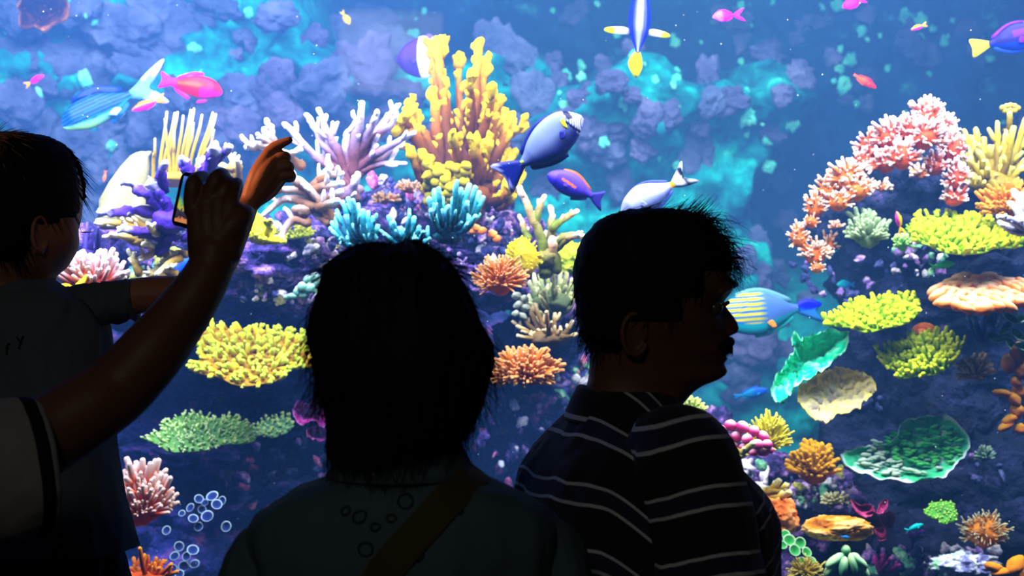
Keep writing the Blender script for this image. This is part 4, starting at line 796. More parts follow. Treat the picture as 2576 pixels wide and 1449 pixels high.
def fish(name, label, head, tail, Y, prof, thick, colf, fins, yaw=0.0, flip=1, eye=(0.12, 0.25, 0.02), eye_col=None, group=None, roll=0.0):
    """head/tail = pixel of the snout and of the tail root. prof rows: s, top, bottom (of body length). fins: name -> list of (outline[(s,h)], colour or fn)"""
    A, B = P(head[0], head[1], Y), P(tail[0], tail[1], Y)
    L = (A - B).length / max(0.2, math.cos(yaw)); fx = (A - B).normalized(); yv = Vector((0, 1, 0))
    fwd = (fx * math.cos(yaw) - yv * math.sin(yaw)).normalized()
    upv = Vector((-fx.z, 0, fx.x))
    if upv.z * flip < 0: upv = -upv
    side = fwd.cross(upv) * -1
    if roll:
        q_ = Quaternion(fwd, roll); upv = q_ @ upv; side = q_ @ side
    R = Matrix((fwd, fwd.cross(upv) * -1, upv)).transposed()
    if R.determinant() < 0: R = Matrix((fwd, fwd.cross(upv), upv)).transposed()
    root = empty(name, A.lerp(B, 0.5), label, 'fish', group); root.rotation_mode = 'QUATERNION'; root.rotation_quaternion = R.to_quaternion(); root.scale = (L, L, L)
    n = 80; k = 96; rows = interp_rows(prof, n); rings = []; C = []
    for s_, top, bot in rows:
        c, h = (top + bot) / 2, max(0.004, (top - bot) / 2); w = max(0.004, thick * min(1.0, (h / 0.16)) ** 0.8 * (1 - 0.45 * ss(.55, 1, s_)) * ss(-.05, .22, s_ + .02))
        w = min(w, h * 1.1)
        th = np.arange(k) * 2 * math.pi / k
        rings.append(np.stack([np.full(k, 0.5 - s_), np.cos(th) * w, c + np.sin(th) * h], 1)); C += [colf(s_, math.sin(t), c + math.sin(t) * h) for t in th]
    V, f = loft(rings); C += [colf(0, 0, 0), colf(1, 0, 0)]
    C = [c4(srgb(*q)) for q in C]
    link('body', mesh_data('body', V, f, M_fish, {'Col': np.array(C)}), root)
    for fn, lst in fins.items():
        for outline, cf, y0, spl in lst:
            o = np.array(smooth_path([(a, b, 0) for a, b in outline], 3))[:, :2]; m_ = len(o); cen = o.mean(0); t = 0.006
            Vf, Cf = [], []
            for sgn in (-1, 1):
                for rf in (1.0, 0.62, 0.25):
                    for a, b in o:
                        x, z = cen + (np.array([a, b]) - cen) * rf
                        dist = math.hypot(a - o[0][0], b - o[0][1])
                        Vf.append((0.5 - x, y0 + sgn * t * (0.35 if rf == 1 else 1) + spl * abs(y0) * 0 + spl * (math.hypot(x - o[0][0], z - o[0][1])), z)); Cf.append(cf(x, z) if callable(cf) else cf)
            N3 = 3 * m_; Ff = []
            for sg in (0, 1):
                for rr_ in (0, 1):
                    for j in range(m_):
                        a_, b_ = sg * N3 + rr_ * m_ + j, sg * N3 + rr_ * m_ + (j + 1) % m_; qd = (a_, b_, b_ + m_, a_ + m_); Ff.append(qd if sg else qd[::-1])
                Ff.append(tuple(sg * N3 + 2 * m_ + j for j in (range(m_) if sg else reversed(range(m_)))))
            for j in range(m_): Ff.append((j, (j + 1) % m_, N3 + (j + 1) % m_, N3 + j))
            link(fn, mesh_data(fn, Vf, Ff, M_fish, {'Col': np.array([c4(srgb(*q)) for q in Cf])}), root)
    if eye:
        es, eh, er = eye
        row = rows[int(es * (n - 1))]; c, h = (row[1] + row[2]) / 2, (row[1] - row[2]) / 2
        w = min(thick * min(1.0, (h / 0.16)) ** 0.8 * ss(-.05, .22, es + .02), h * 1.1)
        ph = max(-1, min(1, eh)); yy = w * math.sqrt(max(0, 1 - ph * ph))
        V, f = ico(2)
        for sg in (-1, 1):
            if eye_col: link('eye_ring', mesh_data('eye_ring', V * np.array([er * 1.5, er * .5, er * 1.5]), f, M_fish, {'Col': np.tile(c4(srgb(*eye_col)), (len(V), 1))}), root, (0.5 - es, sg * yy, c + ph * h))
            link('eye', mesh_data('eye', V * np.array([er, er * .8, er]), f, M_eye), root, (0.5 - es, sg * yy * 1.02, c + ph * h))
    return root

OVAL = [(0, .02, -.02), (.04, .07, -.06), (.12, .15, -.12), (.25, .23, -.20), (.42, .27, -.25), (.6, .25, -.23), (.78, .16, -.15), (.9, .08, -.07), (1, .045, -.045)]
SLIM = [(0, .015, -.015), (.05, .06, -.05), (.15, .11, -.10), (.3, .15, -.15), (.5, .16, -.16), (.7, .12, -.12), (.88, .06, -.06), (1, .04, -.04)]
def tailf(l=.28, sp=.2, fork=.12, c=(200, 200, 210)): return [([(.97, .045), (1.0 + l * .5, sp * .75), (1 + l, sp), (1 + l - fork, 0), (1 + l, -sp), (1.0 + l * .5, -sp * .75), (.97, -.045)], c, 0, 0)]
def dors(h=.07, c=(0, 0, 0), a=.2, b=.92, pr=OVAL):
    pts = [(s_, t * .92) for s_, t, _ in pr if a <= s_ <= b]; return [(pts + [(s_ + .02, t + h) for s_, t in reversed(pts)], c, 0, 0)]
def anal(h=.06, c=(0, 0, 0), a=.45, b=.92, pr=OVAL):
    pts = [(s_, q * .92) for s_, _, q in pr if a <= s_ <= b]; return [(pts + [(s_ + .03, t - h) for s_, t in reversed(pts)], c, 0, 0)]
def pect(s_=.3, h=-.03, l=.16, w=.05, c=(0, 0, 0), y=.08, spl=.35, down=-.06): return [([(s_, h), (s_ + l * .6, h + w * .6), (s_ + l, h + down), (s_ + l * .5, h - w + down * .5)], c, sg * y, sg * spl) for sg in (-1, 1)]

# big grey-blue surgeonfish beside the yellow pillar
def cf(s_, sn, h):
    c = lerp((126, 138, 166), (54, 56, 132), ss(.15, -.75, sn) * .8 + .2 * ss(.5, 1, s_))
    if s_ < .17: c = (190, 190, 214) if int((s_ * 60 + sn * 6)) % 2 else (110, 116, 166)
    if .10 < s_ < .16 and sn > .25: c = (22, 24, 60)
    if abs(s_ - .19 - .05 * sn) < .016 and sn < .2: c = (20, 22, 60)
    return c
navy = (34, 36, 100)
fish('surgeonfish', 'large slate blue surgeonfish with a yellow shoulder mark, beside the mustard pillar coral', (1462, 293), (1312, 412), 3.55,
     [(0, .01, -.05), (.03, .06, -.08), (.1, .15, -.13), (.2, .23, -.19), (.35, .27, -.24), (.55, .26, -.26), (.75, .19, -.20), (.9, .09, -.1), (1, .045, -.045)], .11, cf,
     {'tail_fin': [([(.97, .05), (1.14, .16), (1.34, .24), (1.28, .02), (1.34, -.22), (1.14, -.14), (.97, -.05)], lambda x, z: (150, 150, 190) if x > 1.27 else (40, 44, 110), 0, 0)],
      'dorsal_fin': dors(.06, navy, .2, .92), 'anal_fin': anal(.08, navy, .42, .92), 'pectoral_fin': pect(.27, -.02, .12, .05, (40, 42, 110), .11, .3),
      'spine': [([(.95, .03), (.99, .035), (.99, .005), (.95, .0)], (190, 230, 60), -.045, 0)], 'shoulder_mark': [([(.20, .10), (.235, .13), (.265, .05), (.24, -.02), (.22, .02)], (226, 214, 20), -.112, 0)]}, 0.15, eye=(.13, .55, .026), eye_col=(16, 18, 50))
# small violet tang with an orange stripe
def cf(s_, sn, h):
    c = lerp((112, 96, 190), (60, 56, 140), ss(.3, -.8, sn))
    if .28 < s_ < .62 and abs(sn - .12 + (s_ - .28) * .6) < .10: c = (216, 120, 60)
    return c
fish('surgeonfish', 'violet surgeonfish with orange shoulder bar, just below the large slate blue fish', (1377, 440), (1490, 492), 3.75, [(0, .02, -.02), (.06, .10, -.09), (.15, .17, -.14), (.3, .23, -.2), (.5, .25, -.22), (.7, .2, -.18), (.88, .1, -.09), (1, .05, -.05)], .11, cf,
     {'tail_fin': [([(.97, .05), (1.12, .14), (1.22, .2), (1.2, 0), (1.3, -.2), (1.1, -.13), (.97, -.05)], (60, 56, 120), 0, 0)], 'dorsal_fin': dors(.04, (206, 110, 70), .25, .94), 'anal_fin': anal(.05, (70, 60, 130), .45, .92), 'pectoral_fin': pect(.3, 0, .14, .05, (96, 86, 170))}, .2, eye=(.14, .35, .022), eye_col=(120, 110, 200))
# white fish with orange peduncle
def cf(s_, sn, h): return (246, 160, 20) if s_ > .93 else lerp(lerp((200, 206, 236), (120, 130, 190), ss(.2, -.8, sn)), (140, 150, 210), ss(.6, 0, s_) * .4)
fish('surgeonfish', 'pale grey fish with orange tail root, right above the hair of the man', (1562, 535), (1696, 462), 3.6, [(0, .02, -.03), (.06, .1, -.09), (.18, .19, -.16), (.4, .26, -.22), (.6, .22, -.2), (.8, .12, -.12), (.93, .06, -.06), (1, .05, -.05)], .10, cf,
     {'tail_fin': [([(.97, .05), (1.1, .14), (1.3, .27), (1.2, .02), (1.42, -.16), (1.12, -.12), (.97, -.05)], lambda x, z: (20, 26, 60) if 1.17 < x < 1.23 or x > 1.36 else (216, 220, 240), 0, 0)], 'dorsal_fin': dors(.03, (90, 100, 170), .25, .9), 'anal_fin': anal(.04, (90, 100, 170), .4, .9), 'pectoral_fin': pect(.3, -.03, .12, .05, (150, 160, 214))}, .1, eye=(.12, .35, .02))
# lined surgeonfish
def cf(s_, sn, h):
    if s_ < .62 and sn > -.5:
        t = abs((((h + .6 + .05 * s_) * 17.0) % 1.0) - .5) * 2
        return lerp(lerp((220, 200, 10), (36, 96, 196), ss(.35, .75, t)), (96, 120, 176), ss(.48, .62, s_))
    return lerp((96, 120, 176), (70, 170, 176), ss(-.2, -.7, sn))
fish('surgeonfish', 'yellow and blue striped surgeonfish swimming behind the nose of the man', (1800, 800), (2010, 775), 4.3, [(0, .02, -.03), (.06, .1, -.1), (.2, .2, -.19), (.4, .26, -.25), (.6, .23, -.24), (.8, .13, -.15), (.93, .06, -.07), (1, .045, -.045)], .10, cf,
     {'tail_fin': [([(.97, .05), (1.12, .1), (1.3, .02), (1.22, -.06), (1.28, -.2), (1.1, -.12), (.97, -.05)], lambda x, z: (70, 70, 226) if z > -.03 else (90, 130, 190), 0, 0)], 'dorsal_fin': dors(.05, (110, 150, 170), .2, .92), 'anal_fin': anal(.06, (80, 170, 170), .4, .92), 'pectoral_fin': pect(.58, -.12, .1, .04, (240, 140, 60), .09, .3)}, .12, eye=(.1, .4, .018))
# striped bristletooth on the left
def cf(s_, sn, h):
    c = lerp((56, 96, 170), (80, 140, 160), ss(-.3, -.9, sn))
    if sn < -.35: c = lerp(c, (140, 190, 120), ss(-.35, -.8, sn) * ss(.9, .3, s_))
    if sn > -.55 and ((h + .5) * 21) % 1.0 < .45: c = lerp(c, (20, 36, 100), .85)
    return c
fish('surgeonfish', 'blue pinstriped fish with a long lyre shaped tail, above the head of the boy', (160, 318), (326, 236), 4.4, [(0, .03, -.03), (.05, .1, -.08), (.15, .18, -.14), (.35, .22, -.2), (.6, .2, -.19), (.8, .12, -.13), (.93, .06, -.06), (1, .045, -.045)], .10, cf,
     {'tail_fin': [([(.97, .045), (1.12, .09), (1.3, .17), (1.56, .25), (1.6, .22), (1.36, .1), (1.24, -.02), (1.36, -.2), (1.42, -.3), (1.36, -.31), (1.22, -.2), (1.1, -.12), (.97, -.045)], lambda x, z: (190, 216, 240) if x > 1.1 and (z > .12 or z < -.12) else (120, 156, 206), 0, 0)],
      'dorsal_fin': dors(.07, (26, 50, 116), .25, .92), 'anal_fin': anal(.06, (40, 90, 130), .45, .9), 'pectoral_fin': pect(.62, -.14, .2, .06, (170, 200, 236), .09, .3, -.02)}, .1, eye=(.1, .3, .02))
# red anthias
def cf(s_, sn, h):
    c = lerp((226, 16, 50), (244, 96, 14), ss(.15, .5, s_) * ss(.8, -.4, abs(sn - .1)))
    if s_ < .42 and sn < .1: c = lerp(c, (196, 30, 130), ss(.1, -.3, sn))
    if s_ > .85: c = lerp(c, (216, 70, 180), ss(.85, 1, s_))
    return c
fish('anthias', 'scarlet and orange fish with a purple tail, above the sea whips', (560, 234), (432, 206), 4.2, [(0, .02, -.04), (.06, .1, -.09), (.18, .19, -.15), (.35, .23, -.19), (.55, .22, -.18), (.75, .16, -.14), (.9, .1, -.1), (1, .08, -.08)], .10, cf,
     {'tail_fin': tailf(.26, .16, .05, (206, 80, 206)), 'dorsal_fin': dors(.05, (230, 70, 160), .3, .97), 'anal_fin': anal(.06, (220, 60, 170), .5, .95), 'pelvic_fin': anal(.07, (150, 24, 110), .25, .42)}, .1, eye=(.12, .2, .02))
def two(c1, c2, at=.5, dirn='s'):
    return (lambda s_, sn, h: lerp(c1, c2, ss(at - .12, at + .12, s_))) if dirn == 's' else (lambda s_, sn, h: lerp(c2, c1, ss(at - .3, at + .3, sn)))
MG, YE = (210, 16, 170), (240, 180, 16)
def small(name, lab, h, t, Y, c1, c2, at=.5, dirn='s', tc=YE, dc=None, pr=SLIM, th=.08, yaw=.2, tl=.4, ts=.2, fk=.2, flip=1):
    return fish(name, lab, h, t, Y, pr, th, two(c1, c2, at, dirn), {'tail_fin': tailf(tl, ts, fk, tc), 'dorsal_fin': dors(.06, dc or c1, .25, .9, pr), 'anal_fin': anal(.05, dc or c2, .5, .9, pr), 'pectoral_fin': pect(.28, -.03, .14, .04, c2, .07)}, yaw, eye=(.12, .3, .028), flip=flip)
small('anthias', 'tiny magenta fish with a yellow tail at the left edge', (112, 190), (74, 208), 4.4, MG, MG, tc=(240, 150, 60))
small('anthias', 'small magenta and orange fish below the tail of the pinstriped fish', (334, 279), (392, 254), 4.2, (250, 120, 60), MG, .1, 'n', (250, 150, 60))
small('damselfish', 'tiny plump yellow fish near the top, left of the yellow pillar coral', (880, 62), (864, 36), 5.0, (246, 196, 40), (250, 170, 30), pr=OVAL, th=.12, tc=(250, 200, 60))
small('anthias', 'pink and lilac fish with forked tail and yellow chin, high on the right', (1792, 44), (1846, 38), 4.3, (206, 130, 220), (196, 60, 206), .5, 's', (190, 60, 206), (220, 30, 150), OVAL, .11, .15, .55, .3, .35)
small('anthias', 'magenta fish cut by the top edge', (2118, 20), (2164, 2), 4.3, (206, 60, 190), (226, 40, 180), pr=OVAL, th=.11, tc=(200, 40, 190))
small('anthias', 'tiny yellow backed magenta fish left of the royal blue fish', (2291, 76), (2322, 64), 4.6, YE, (220, 50, 170), .1, 'n', YE)
small('anthias', 'thin scarlet fish swimming in the dark water above the pink arch', (2202, 222), (2155, 190), 4.6, (206, 50, 60), (236, 80, 40), tc=(240, 90, 40), tl=.12, ts=.06, fk=.02)
small('anthias', 'small pink fish with yellow back hovering over the green feathery coral', (2254, 532), (2266, 572), 3.8, (240, 190, 40), (236, 120, 190), 0.0, 'n', (246, 180, 40), pr=SLIM, th=.12, flip=1)
small('damselfish', 'teal triangular fish in the blue channel left of the lime table coral', (2104, 716), (2142, 716), 4.8, (20, 150, 160), (40, 130, 190), pr=OVAL, th=.1, tc=(40, 120, 200), tl=.3)
small('wrasse', 'green fish under the wide lime table coral', (2402, 662), (2352, 670), 4.0, (110, 216, 110), (90, 190, 110), tc=(120, 220, 110), th=.1, tl=.25)
small('wrasse', 'long blurred blue fish in the channel beside the chin of the man', (1932, 980), (1862, 996), 4.6, (30, 90, 200), (40, 130, 180), tc=(40, 120, 190), tl=.2, ts=.1, fk=.05)
small('damselfish', 'bright blue fish behind the wrist of the raised hand', (440, 690), (490, 640), 3.9, (40, 70, 210), (60, 100, 226), pr=OVAL, th=.12, tc=(60, 90, 220))
small('damselfish', 'tiny turquoise fish at the lower right below the green disc coral', (2322, 1318), (2286, 1334), 3.75, (40, 200, 206), (60, 210, 216), tc=(60, 200, 210), tl=.2)
small('damselfish', 'tiny vivid blue fish under the flat tan mound coral', (2138, 1352), (2118, 1350), 3.65, (30, 120, 220), (40, 140, 230), tc=(40, 120, 226), tl=.2)
small('damselfish', 'tiny orange fish in front of the wall left of the cream cone sponge', (262, 458), (264, 436), 5.2, (240, 120, 30), (240, 140, 40), tc=(240, 130, 40))
# purple angelfish
def cf(s_, sn, h): return (206, 212, 232) if .50 < s_ - .09 * sn * sn + .04 * sn < .80 else lerp((84, 66, 160), (56, 44, 120), ss(.3, -.6, sn))
fish('butterflyfish', 'purple fish with broad white band half hidden behind the mustard pillar coral top', (998, 148), (1098, 150), 4.6, [(0, .03, -.08), (.06, .14, -.16), (.2, .34, -.32), (.4, .48, -.42), (.6, .58, -.46), (.75, .56, -.44), (.9, .3, -.3), (1, .1, -.1)], .13, cf,
     {'tail_fin': tailf(.2, .16, .04, (230, 230, 240)), 'dorsal_fin': [([(.62, .52), (.8, .66), (.98, .5), (.96, .2), (.84, .44)], (110, 96, 170), 0, 0)], 'anal_fin': anal(.05, (200, 210, 240), .5, .95, [(.5, 0, -.44), (.6, 0, -.46), (.75, 0, -.44), (.9, 0, -.3)]), 'pectoral_fin': pect(.3, -.05, .2, .07, (70, 56, 140), .13, .3)}, .1, eye=(.12, .25, .03))
# blue tang
def cf(s_, sn, h):
    if sn < -.35: return (14, 40, 150)
    if abs(s_ - .4) < .16 and abs(sn - .2) < .25: return (110, 70, 220)
    if abs(s_ - .28) < .02: return (110, 226, 220)
    return (34, 20, 96)
fish('surgeonfish', 'royal blue and violet fish with a yellow tail at the upper right edge', (2620, 78), (2490, 110), 4.2, OVAL, .11, cf, {'tail_fin': tailf(.33, .17, .02, (240, 214, 20)), 'dorsal_fin': dors(.05, (120, 60, 220), .15, .94), 'anal_fin': anal(.06, (16, 60, 190), .4, .94), 'pectoral_fin': pect(.35, -.05, .16, .06, (120, 80, 226), .11)}, .1, eye=(.12, .3, .02))
# wrasse seen from below swimming up
def cf(s_, sn, h): return lerp((112, 116, 206), (186, 196, 240), ss(.45, .15, abs(sn - .05))) if abs(sn) < .6 else (84, 90, 190)
fish('wrasse', 'violet blue fish with spread pale fins and hanging yellow tail, at the top edge', (1612, -30), (1606, 128), 3.9, [(0, .03, -.03), (.1, .1, -.1), (.25, .14, -.14), (.45, .17, -.17), (.65, .16, -.16), (.82, .1, -.1), (.93, .05, -.05), (1, .035, -.035)], .13, cf,
     {'tail_fin': [([(.97, .03), (1.1, .12), (1.22, .13), (1.4, 0), (1.24, -.08), (1.1, -.07), (.97, -.03)], lambda x, z: (240, 220, 30), 0, 0)],
      'pectoral_fin': [([(.66, .12), (.62, .25), (.64, .5), (.7, .52), (.74, .34), (.74, .14)], lambda x, z: (240, 240, 90) if abs(z) > .36 else (190, 196, 240), 0, 0), ([(.66, -.12), (.64, -.25), (.7, -.46), (.76, -.46), (.76, -.3), (.74, -.14)], lambda x, z: (240, 240, 90) if abs(z) > .34 else (190, 196, 240), 0, 0)]}, .25, eye=None)

# drifting specks in the water
q = random.Random(77); V0, f0 = ico(1); mb = MB()
for i in range(190):
    Y = q.uniform(3.25, 4.2); c = np.array(P(q.uniform(0, 2576), q.uniform(0, 1449), Y)); mb.add(V0 * q.uniform(.0006, .0016) + c, f0, 1)
o = mb.build('drifting_specks', plain('marine_snow', (0.8, 0.85, 0.9), 0.8), smooth=True); tag(o, 'tiny white specks drifting in the tank water', 'specks', kind='stuff')
# ---------------------------------------------------------------- visitors
from mathutils.bvhtree import BVHTree
M_skinD = plain('brown_skin', (0.16, 0.075, 0.045), 0.5, 0.35, 0.15, 220, 0.15, 0.12)
M_skinL = plain('child_skin', (0.50, 0.22, 0.13), 0.5, 0.3, 0.08, 220, 0.10, 0.25)
M_hair = plain('black_hair', (0.006, 0.005, 0.005), 0.7, 0.2, 0.4, 300)
M_hairB = plain('dark_brown_hair', (0.010, 0.006, 0.0045), 0.7, 0.2, 0.4, 300)
M_lip = plain('dark_lips', (0.12, 0.04, 0.03), 0.4, 0.4)
M_white = plain('eye_white', (0.10, 0.09, 0.085), 0.2, 0.5)

def head_loft(rows, org, yaw, k, nose=(14, 8), n=120, kk=96, bump=None, sock=None):
    """rows: v, front, back, half width, nose, taper, nose half width in units of k metres; local x = facing"""
    R = interp_rows(rows, n); f = np.array([math.cos(yaw), math.sin(yaw), 0]); l = np.array([-math.sin(yaw), math.cos(yaw), 0]); out = []
    th = np.arange(kk) * 2 * math.pi / kk; c, s = np.cos(th), np.sin(th)
    for v, xf, xb, hw, no, tp, nw in R:
        e = 0.86; cx = 0.45 * xf + 0.55 * xb
        x = np.where(c > 0, cx + (xf - cx) * np.abs(c) ** e, cx + (xb - cx) * np.abs(c) ** e)
        y = hw * np.sign(s) * np.abs(s) ** e * (1 - tp * np.maximum(0, c))
        x = x + np.where(c > 0, no * np.exp(-(y / max(nw, 4)) ** 2), 0)
        if sock:
            for (sy, sv, ry, rv, d) in sock: x = x - np.where(c > 0, d * np.exp(-((np.abs(y) - sy) / ry) ** 2 - ((v - sv) / rv) ** 2), 0)
        if bump:
            for (bx, bv, rx, rv, d) in bump: y = y * (1 + d * np.exp(-((x - bx) / rx) ** 2 - ((v - bv) / rv) ** 2))
        out.append(np.array(org) + k * (x[:, None] * f + y[:, None] * l) + np.array([0, 0, 1]) * k * v)
    return out, R

def local(org, yaw, k):
    f = np.array([math.cos(yaw), math.sin(yaw), 0]); l = np.array([-math.sin(yaw), math.cos(yaw), 0]); o = np.array(org)
    return lambda u, y, v: o + k * (u * f + y * l + np.array([0, 0, v]))

def ear_parts(fn, u, v, hw, w, h, side, k, lean=0.15):
    """rim, bowl and lobe of one ear; side -1 right, +1 left"""
    P_ = []; pts = []; y = side * (hw + 2)
    for t in np.linspace(math.radians(-150), math.radians(150), 15):
        pts.append(fn(u - w * .5 * math.cos(t) - lean * h * .5 * math.sin(t) * 0, y + side * (6 + 10 * (0.5 + .5 * math.cos(t))), v + h * .5 * math.sin(t)))
    V, f, a = tube(pts, [w * .11 * k] * 15, 8); P_.append((V, f))
    V, f = ico(3); V2 = np.array([fn(u + p[0] * w * .46, y + side * (2 + 6 * max(0, -p[0])) + p[1] * 5, v + p[2] * h * .46) for p in V]); P_.append((V2, f))
    V2 = np.array([fn(u + w * .12 + p[0] * w * .25, y + side * 4 + p[1] * 6, v - h * .48 + p[2] * h * .15) for p in V]); P_.append((V2, f))
    return P_

def torso(rows, base, yaw, n=40, kk=64, e=2.4, off=0.0):
    R = interp_rows(rows, n); f = np.array([math.cos(yaw), math.sin(yaw), 0]); l = np.array([-math.sin(yaw), math.cos(yaw), 0]); th = np.arange(kk) * 2 * math.pi / kk; out = []
    for z, fo, hd, hw in R:
        c = np.sign(np.cos(th)) * np.abs(np.cos(th)) ** (2 / e); s = np.sign(np.sin(th)) * np.abs(np.sin(th)) ** (2 / e)
        out.append(np.array([base[0], base[1], z]) + f * (fo + (hd + off) * c)[:, None] + l * ((hw + off) * s)[:, None])
    return out

def join(parts):
    V, Fs, n = [], [], 0
    for v, f in parts:
        v = np.asarray(v); V.append(v); Fs += [tuple(i + n for i in q) for q in f]; n += len(v)
    return np.vstack(V), Fs

def ptube(rows, n=6, sides=28, flat=1.0, udir=None, k=None):
    """tube through pixel points: (px, py, Y, radius px)"""
    a = [(*P(x, y, Y), r * Y / F) for x, y, Y, r in rows]
    s = np.array(smooth_path([q[:3] for q in a], n)); t = np.linspace(0, len(a) - 1, len(s)); r = np.interp(t, range(len(a)), [q[3] for q in a])
    V, f, _ = tube(s, r, sides, flat, udir); return V, f

def wtube(pts, rads, n=6, sides=24, flat=1.0, udir=None):
    s = np.array(smooth_path(pts, n)); r = np.interp(np.linspace(0, len(pts) - 1, len(s)), range(len(pts)), rads); V, f, _ = tube(s, r, sides, flat, udir); return V, f

def folds(V, amp, fx=(26, 26, 7), seed=1):
    """cloth creases: noise stretched along the drape"""
    n = fbm(V * np.array(fx), seed, 3); n2 = fbm(V * np.array(fx) * 2.3, seed + 5, 2); c = V.mean(0); d = V - c; d[:, 2] = 0; d /= np.linalg.norm(d, axis=1)[:, None] + 1e-6
    return V + d * (amp * (np.abs(n) + .4 * n2))[:, None]

def part(name, V, Fs, m, parent, attrs=None, smooth=True):
    return link(name, mesh_data(name, np.asarray(V) - np.array(parent.matrix_world.translation if False else parent_loc(parent)), Fs, m, attrs, smooth), parent)
def parent_loc(o):
    t = np.zeros(3)
    while o is not None: t = t + np.array(o.location); o = o.parent
    return t

def relaxed_hand(W, d, n, s, L, sgn, curl=0.35):
    """palm, four fingers and thumb; W wrist, d towards the fingers, n back of the hand, s thumb side"""
    W, d, n, s = [np.array(tuple(q), float) for q in (W, d, n, s)]; d /= np.linalg.norm(d); s = s - d * np.dot(s, d); s /= np.linalg.norm(s); n = np.cross(d, s) * (1 if np.dot(np.cross(d, s), n) > 0 else -1)
    P_ = []; th = np.arange(24) * 2 * math.pi / 24; R = []
    for t, w, h in ((-.12, .14, .11), (0, .145, .11), (.15, .19, .10), (.35, .215, .085), (.5, .215, .07), (.55, .2, .055)):
        R.append(W + d * t * L + np.cos(th)[:, None] * s * w * L + np.sin(th)[:, None] * n * h * L)
    P_.append(loft(R))
    for i, (o, ln, c) in enumerate(((.155, .40, 1), (.052, .44, 1.1), (-.052, .41, 1.2), (-.15, .33, 1.3))):
        p = W + d * (.5 - .02 * abs(i - 1.2)) * L + s * o * L; pts = [p - d * .1 * L, p]; a = 0
        for frac, b in ((.45, .5), (.31, .9), (.24, .6)):
            a += curl * c * b; q_ = d * math.cos(a) - n * math.sin(a) + s * o * .4 * (1 - a / 2); p = p + q_ / np.linalg.norm(q_) * frac * ln * L; pts.append(p)
        P_.append(wtube(pts, np.array([.05, .052, .048, .043, .034]) * L, 4, 14))
    p = W + d * .08 * L + s * .1 * L; v1 = d * .62 + s * .62 - n * .3; v2 = d * .9 + s * .25 - n * .3
    P_.append(wtube([p, p + v1 * .22 * L, p + v1 * .22 * L + v2 * .18 * L, p + v1 * .22 * L + v2 * .32 * L], np.array([.08, .065, .052, .042]) * L, 4, 14))
    return P_

def legs(root, base, yaw, hipz, m_trouser, m_shoe, wd=0.09, r=0.095):
    f = np.array([math.cos(yaw), math.sin(yaw), 0]); l = np.array([-math.sin(yaw), math.cos(yaw), 0]); b = np.array([base[0], base[1], 0]); ps = []
    for s in (-1, 1):
        ps.append(wtube([b + l * s * wd * .9 + [0, 0, hipz], b + l * s * wd + f * .02 + [0, 0, hipz * .55], b + l * s * wd + [0, 0, 0.07]], [r * 1.15, r * .72, r * .52], 8, 24))
    V, fc = join(ps); part('trousers', V, fc, m_trouser, root)
    for s in (-1, 1):
        c = b + l * s * wd + f * .06; th = np.arange(20) * 2 * math.pi / 20; R = []
        for z, a, w in ((.0, .13, .045), (.02, .135, .048), (.05, .11, .045), (.085, .06, .04), (.11, .045, .038)):
            R.append(c + f * (np.cos(th) * a)[:, None] - f * max(0, .13 - a) * .6 + l * (np.sin(th) * w)[:, None] + [0, 0, z])
        V, fc = loft(R); part('shoe', V, fc, m_shoe, root)

def strand_mesh(curves, r, sides=3):
    V, Fs, n = [], [], 0; C = np.array(curves); N, K, _ = C.shape
    t = np.gradient(C, axis=1); t /= np.linalg.norm(t, axis=2, keepdims=True) + 1e-9
    a = np.array([0.2, 0.93, 0.3]); u = np.cross(t, a); u /= np.linalg.norm(u, axis=2, keepdims=True) + 1e-9; v = np.cross(t, u)
    w = (np.linspace(1, .25, K)[None, :, None]) * np.asarray(r).reshape(-1, 1, 1)
    rings = np.stack([C + w * (math.cos(q) * u + math.sin(q) * v) for q in np.arange(sides) * 2 * math.pi / sides], 2).reshape(N, K * sides, 3)
    base = grid_faces(K, sides); base = np.array(base)
    Fs = (base[None] + (np.arange(N) * K * sides)[:, None, None]).reshape(-1, 4)
    return rings.reshape(-1, 3), Fs.tolist()

def cast(bvh, px, py):
    o = Vector((0, 0, CZ)); d = (P(px, py, 1.0) - o).normalized(); h = bvh.ray_cast(o, d)
    return (h[0], h[1]) if h[0] is not None else (None, None)
def bvh_of(ob):
    me = ob.data; off = Vector(parent_loc(ob)); return BVHTree.FromPolygons([v.co + off for v in me.vertices], [tuple(p.vertices) for p in me.polygons])
def ribbon(bvh, pts, w, lift, m, name, parent, thick=0.0):
    """flat band laid on a surface along a pixel path; w in metres"""
    C, N = [], []
    for p in smooth_path([(a, b, 0) for a, b in pts], 8):
        h, n = cast(bvh, p[0], p[1])
        if h is None: continue
        if n.y > 0: n = -n
        C.append(np.array(h)); N.append(np.array(n))
    if len(C) < 3: return None
    C = np.array(C); N = np.array(N)
    for _ in range(3): C[1:-1] = (C[:-2] + C[1:-1] * 2 + C[2:]) / 4; N[1:-1] = (N[:-2] + N[1:-1] + N[2:])
    N /= np.linalg.norm(N, axis=1)[:, None]; t = np.gradient(C, axis=0); t /= np.linalg.norm(t, axis=1)[:, None]; s = np.cross(t, N); s /= np.linalg.norm(s, axis=1)[:, None]
    h = max(thick, lift * .6); R = [[c + a * w * .5 + n * lift - n * 0 , c - a * w * .5 + n * lift, c - a * w * .5 + n * (lift - h), c + a * w * .5 + n * (lift - h)] for c, n, a in zip(C, N, s)]
    V, f = loft(R); return part(name, V, f, m, parent, smooth=False)

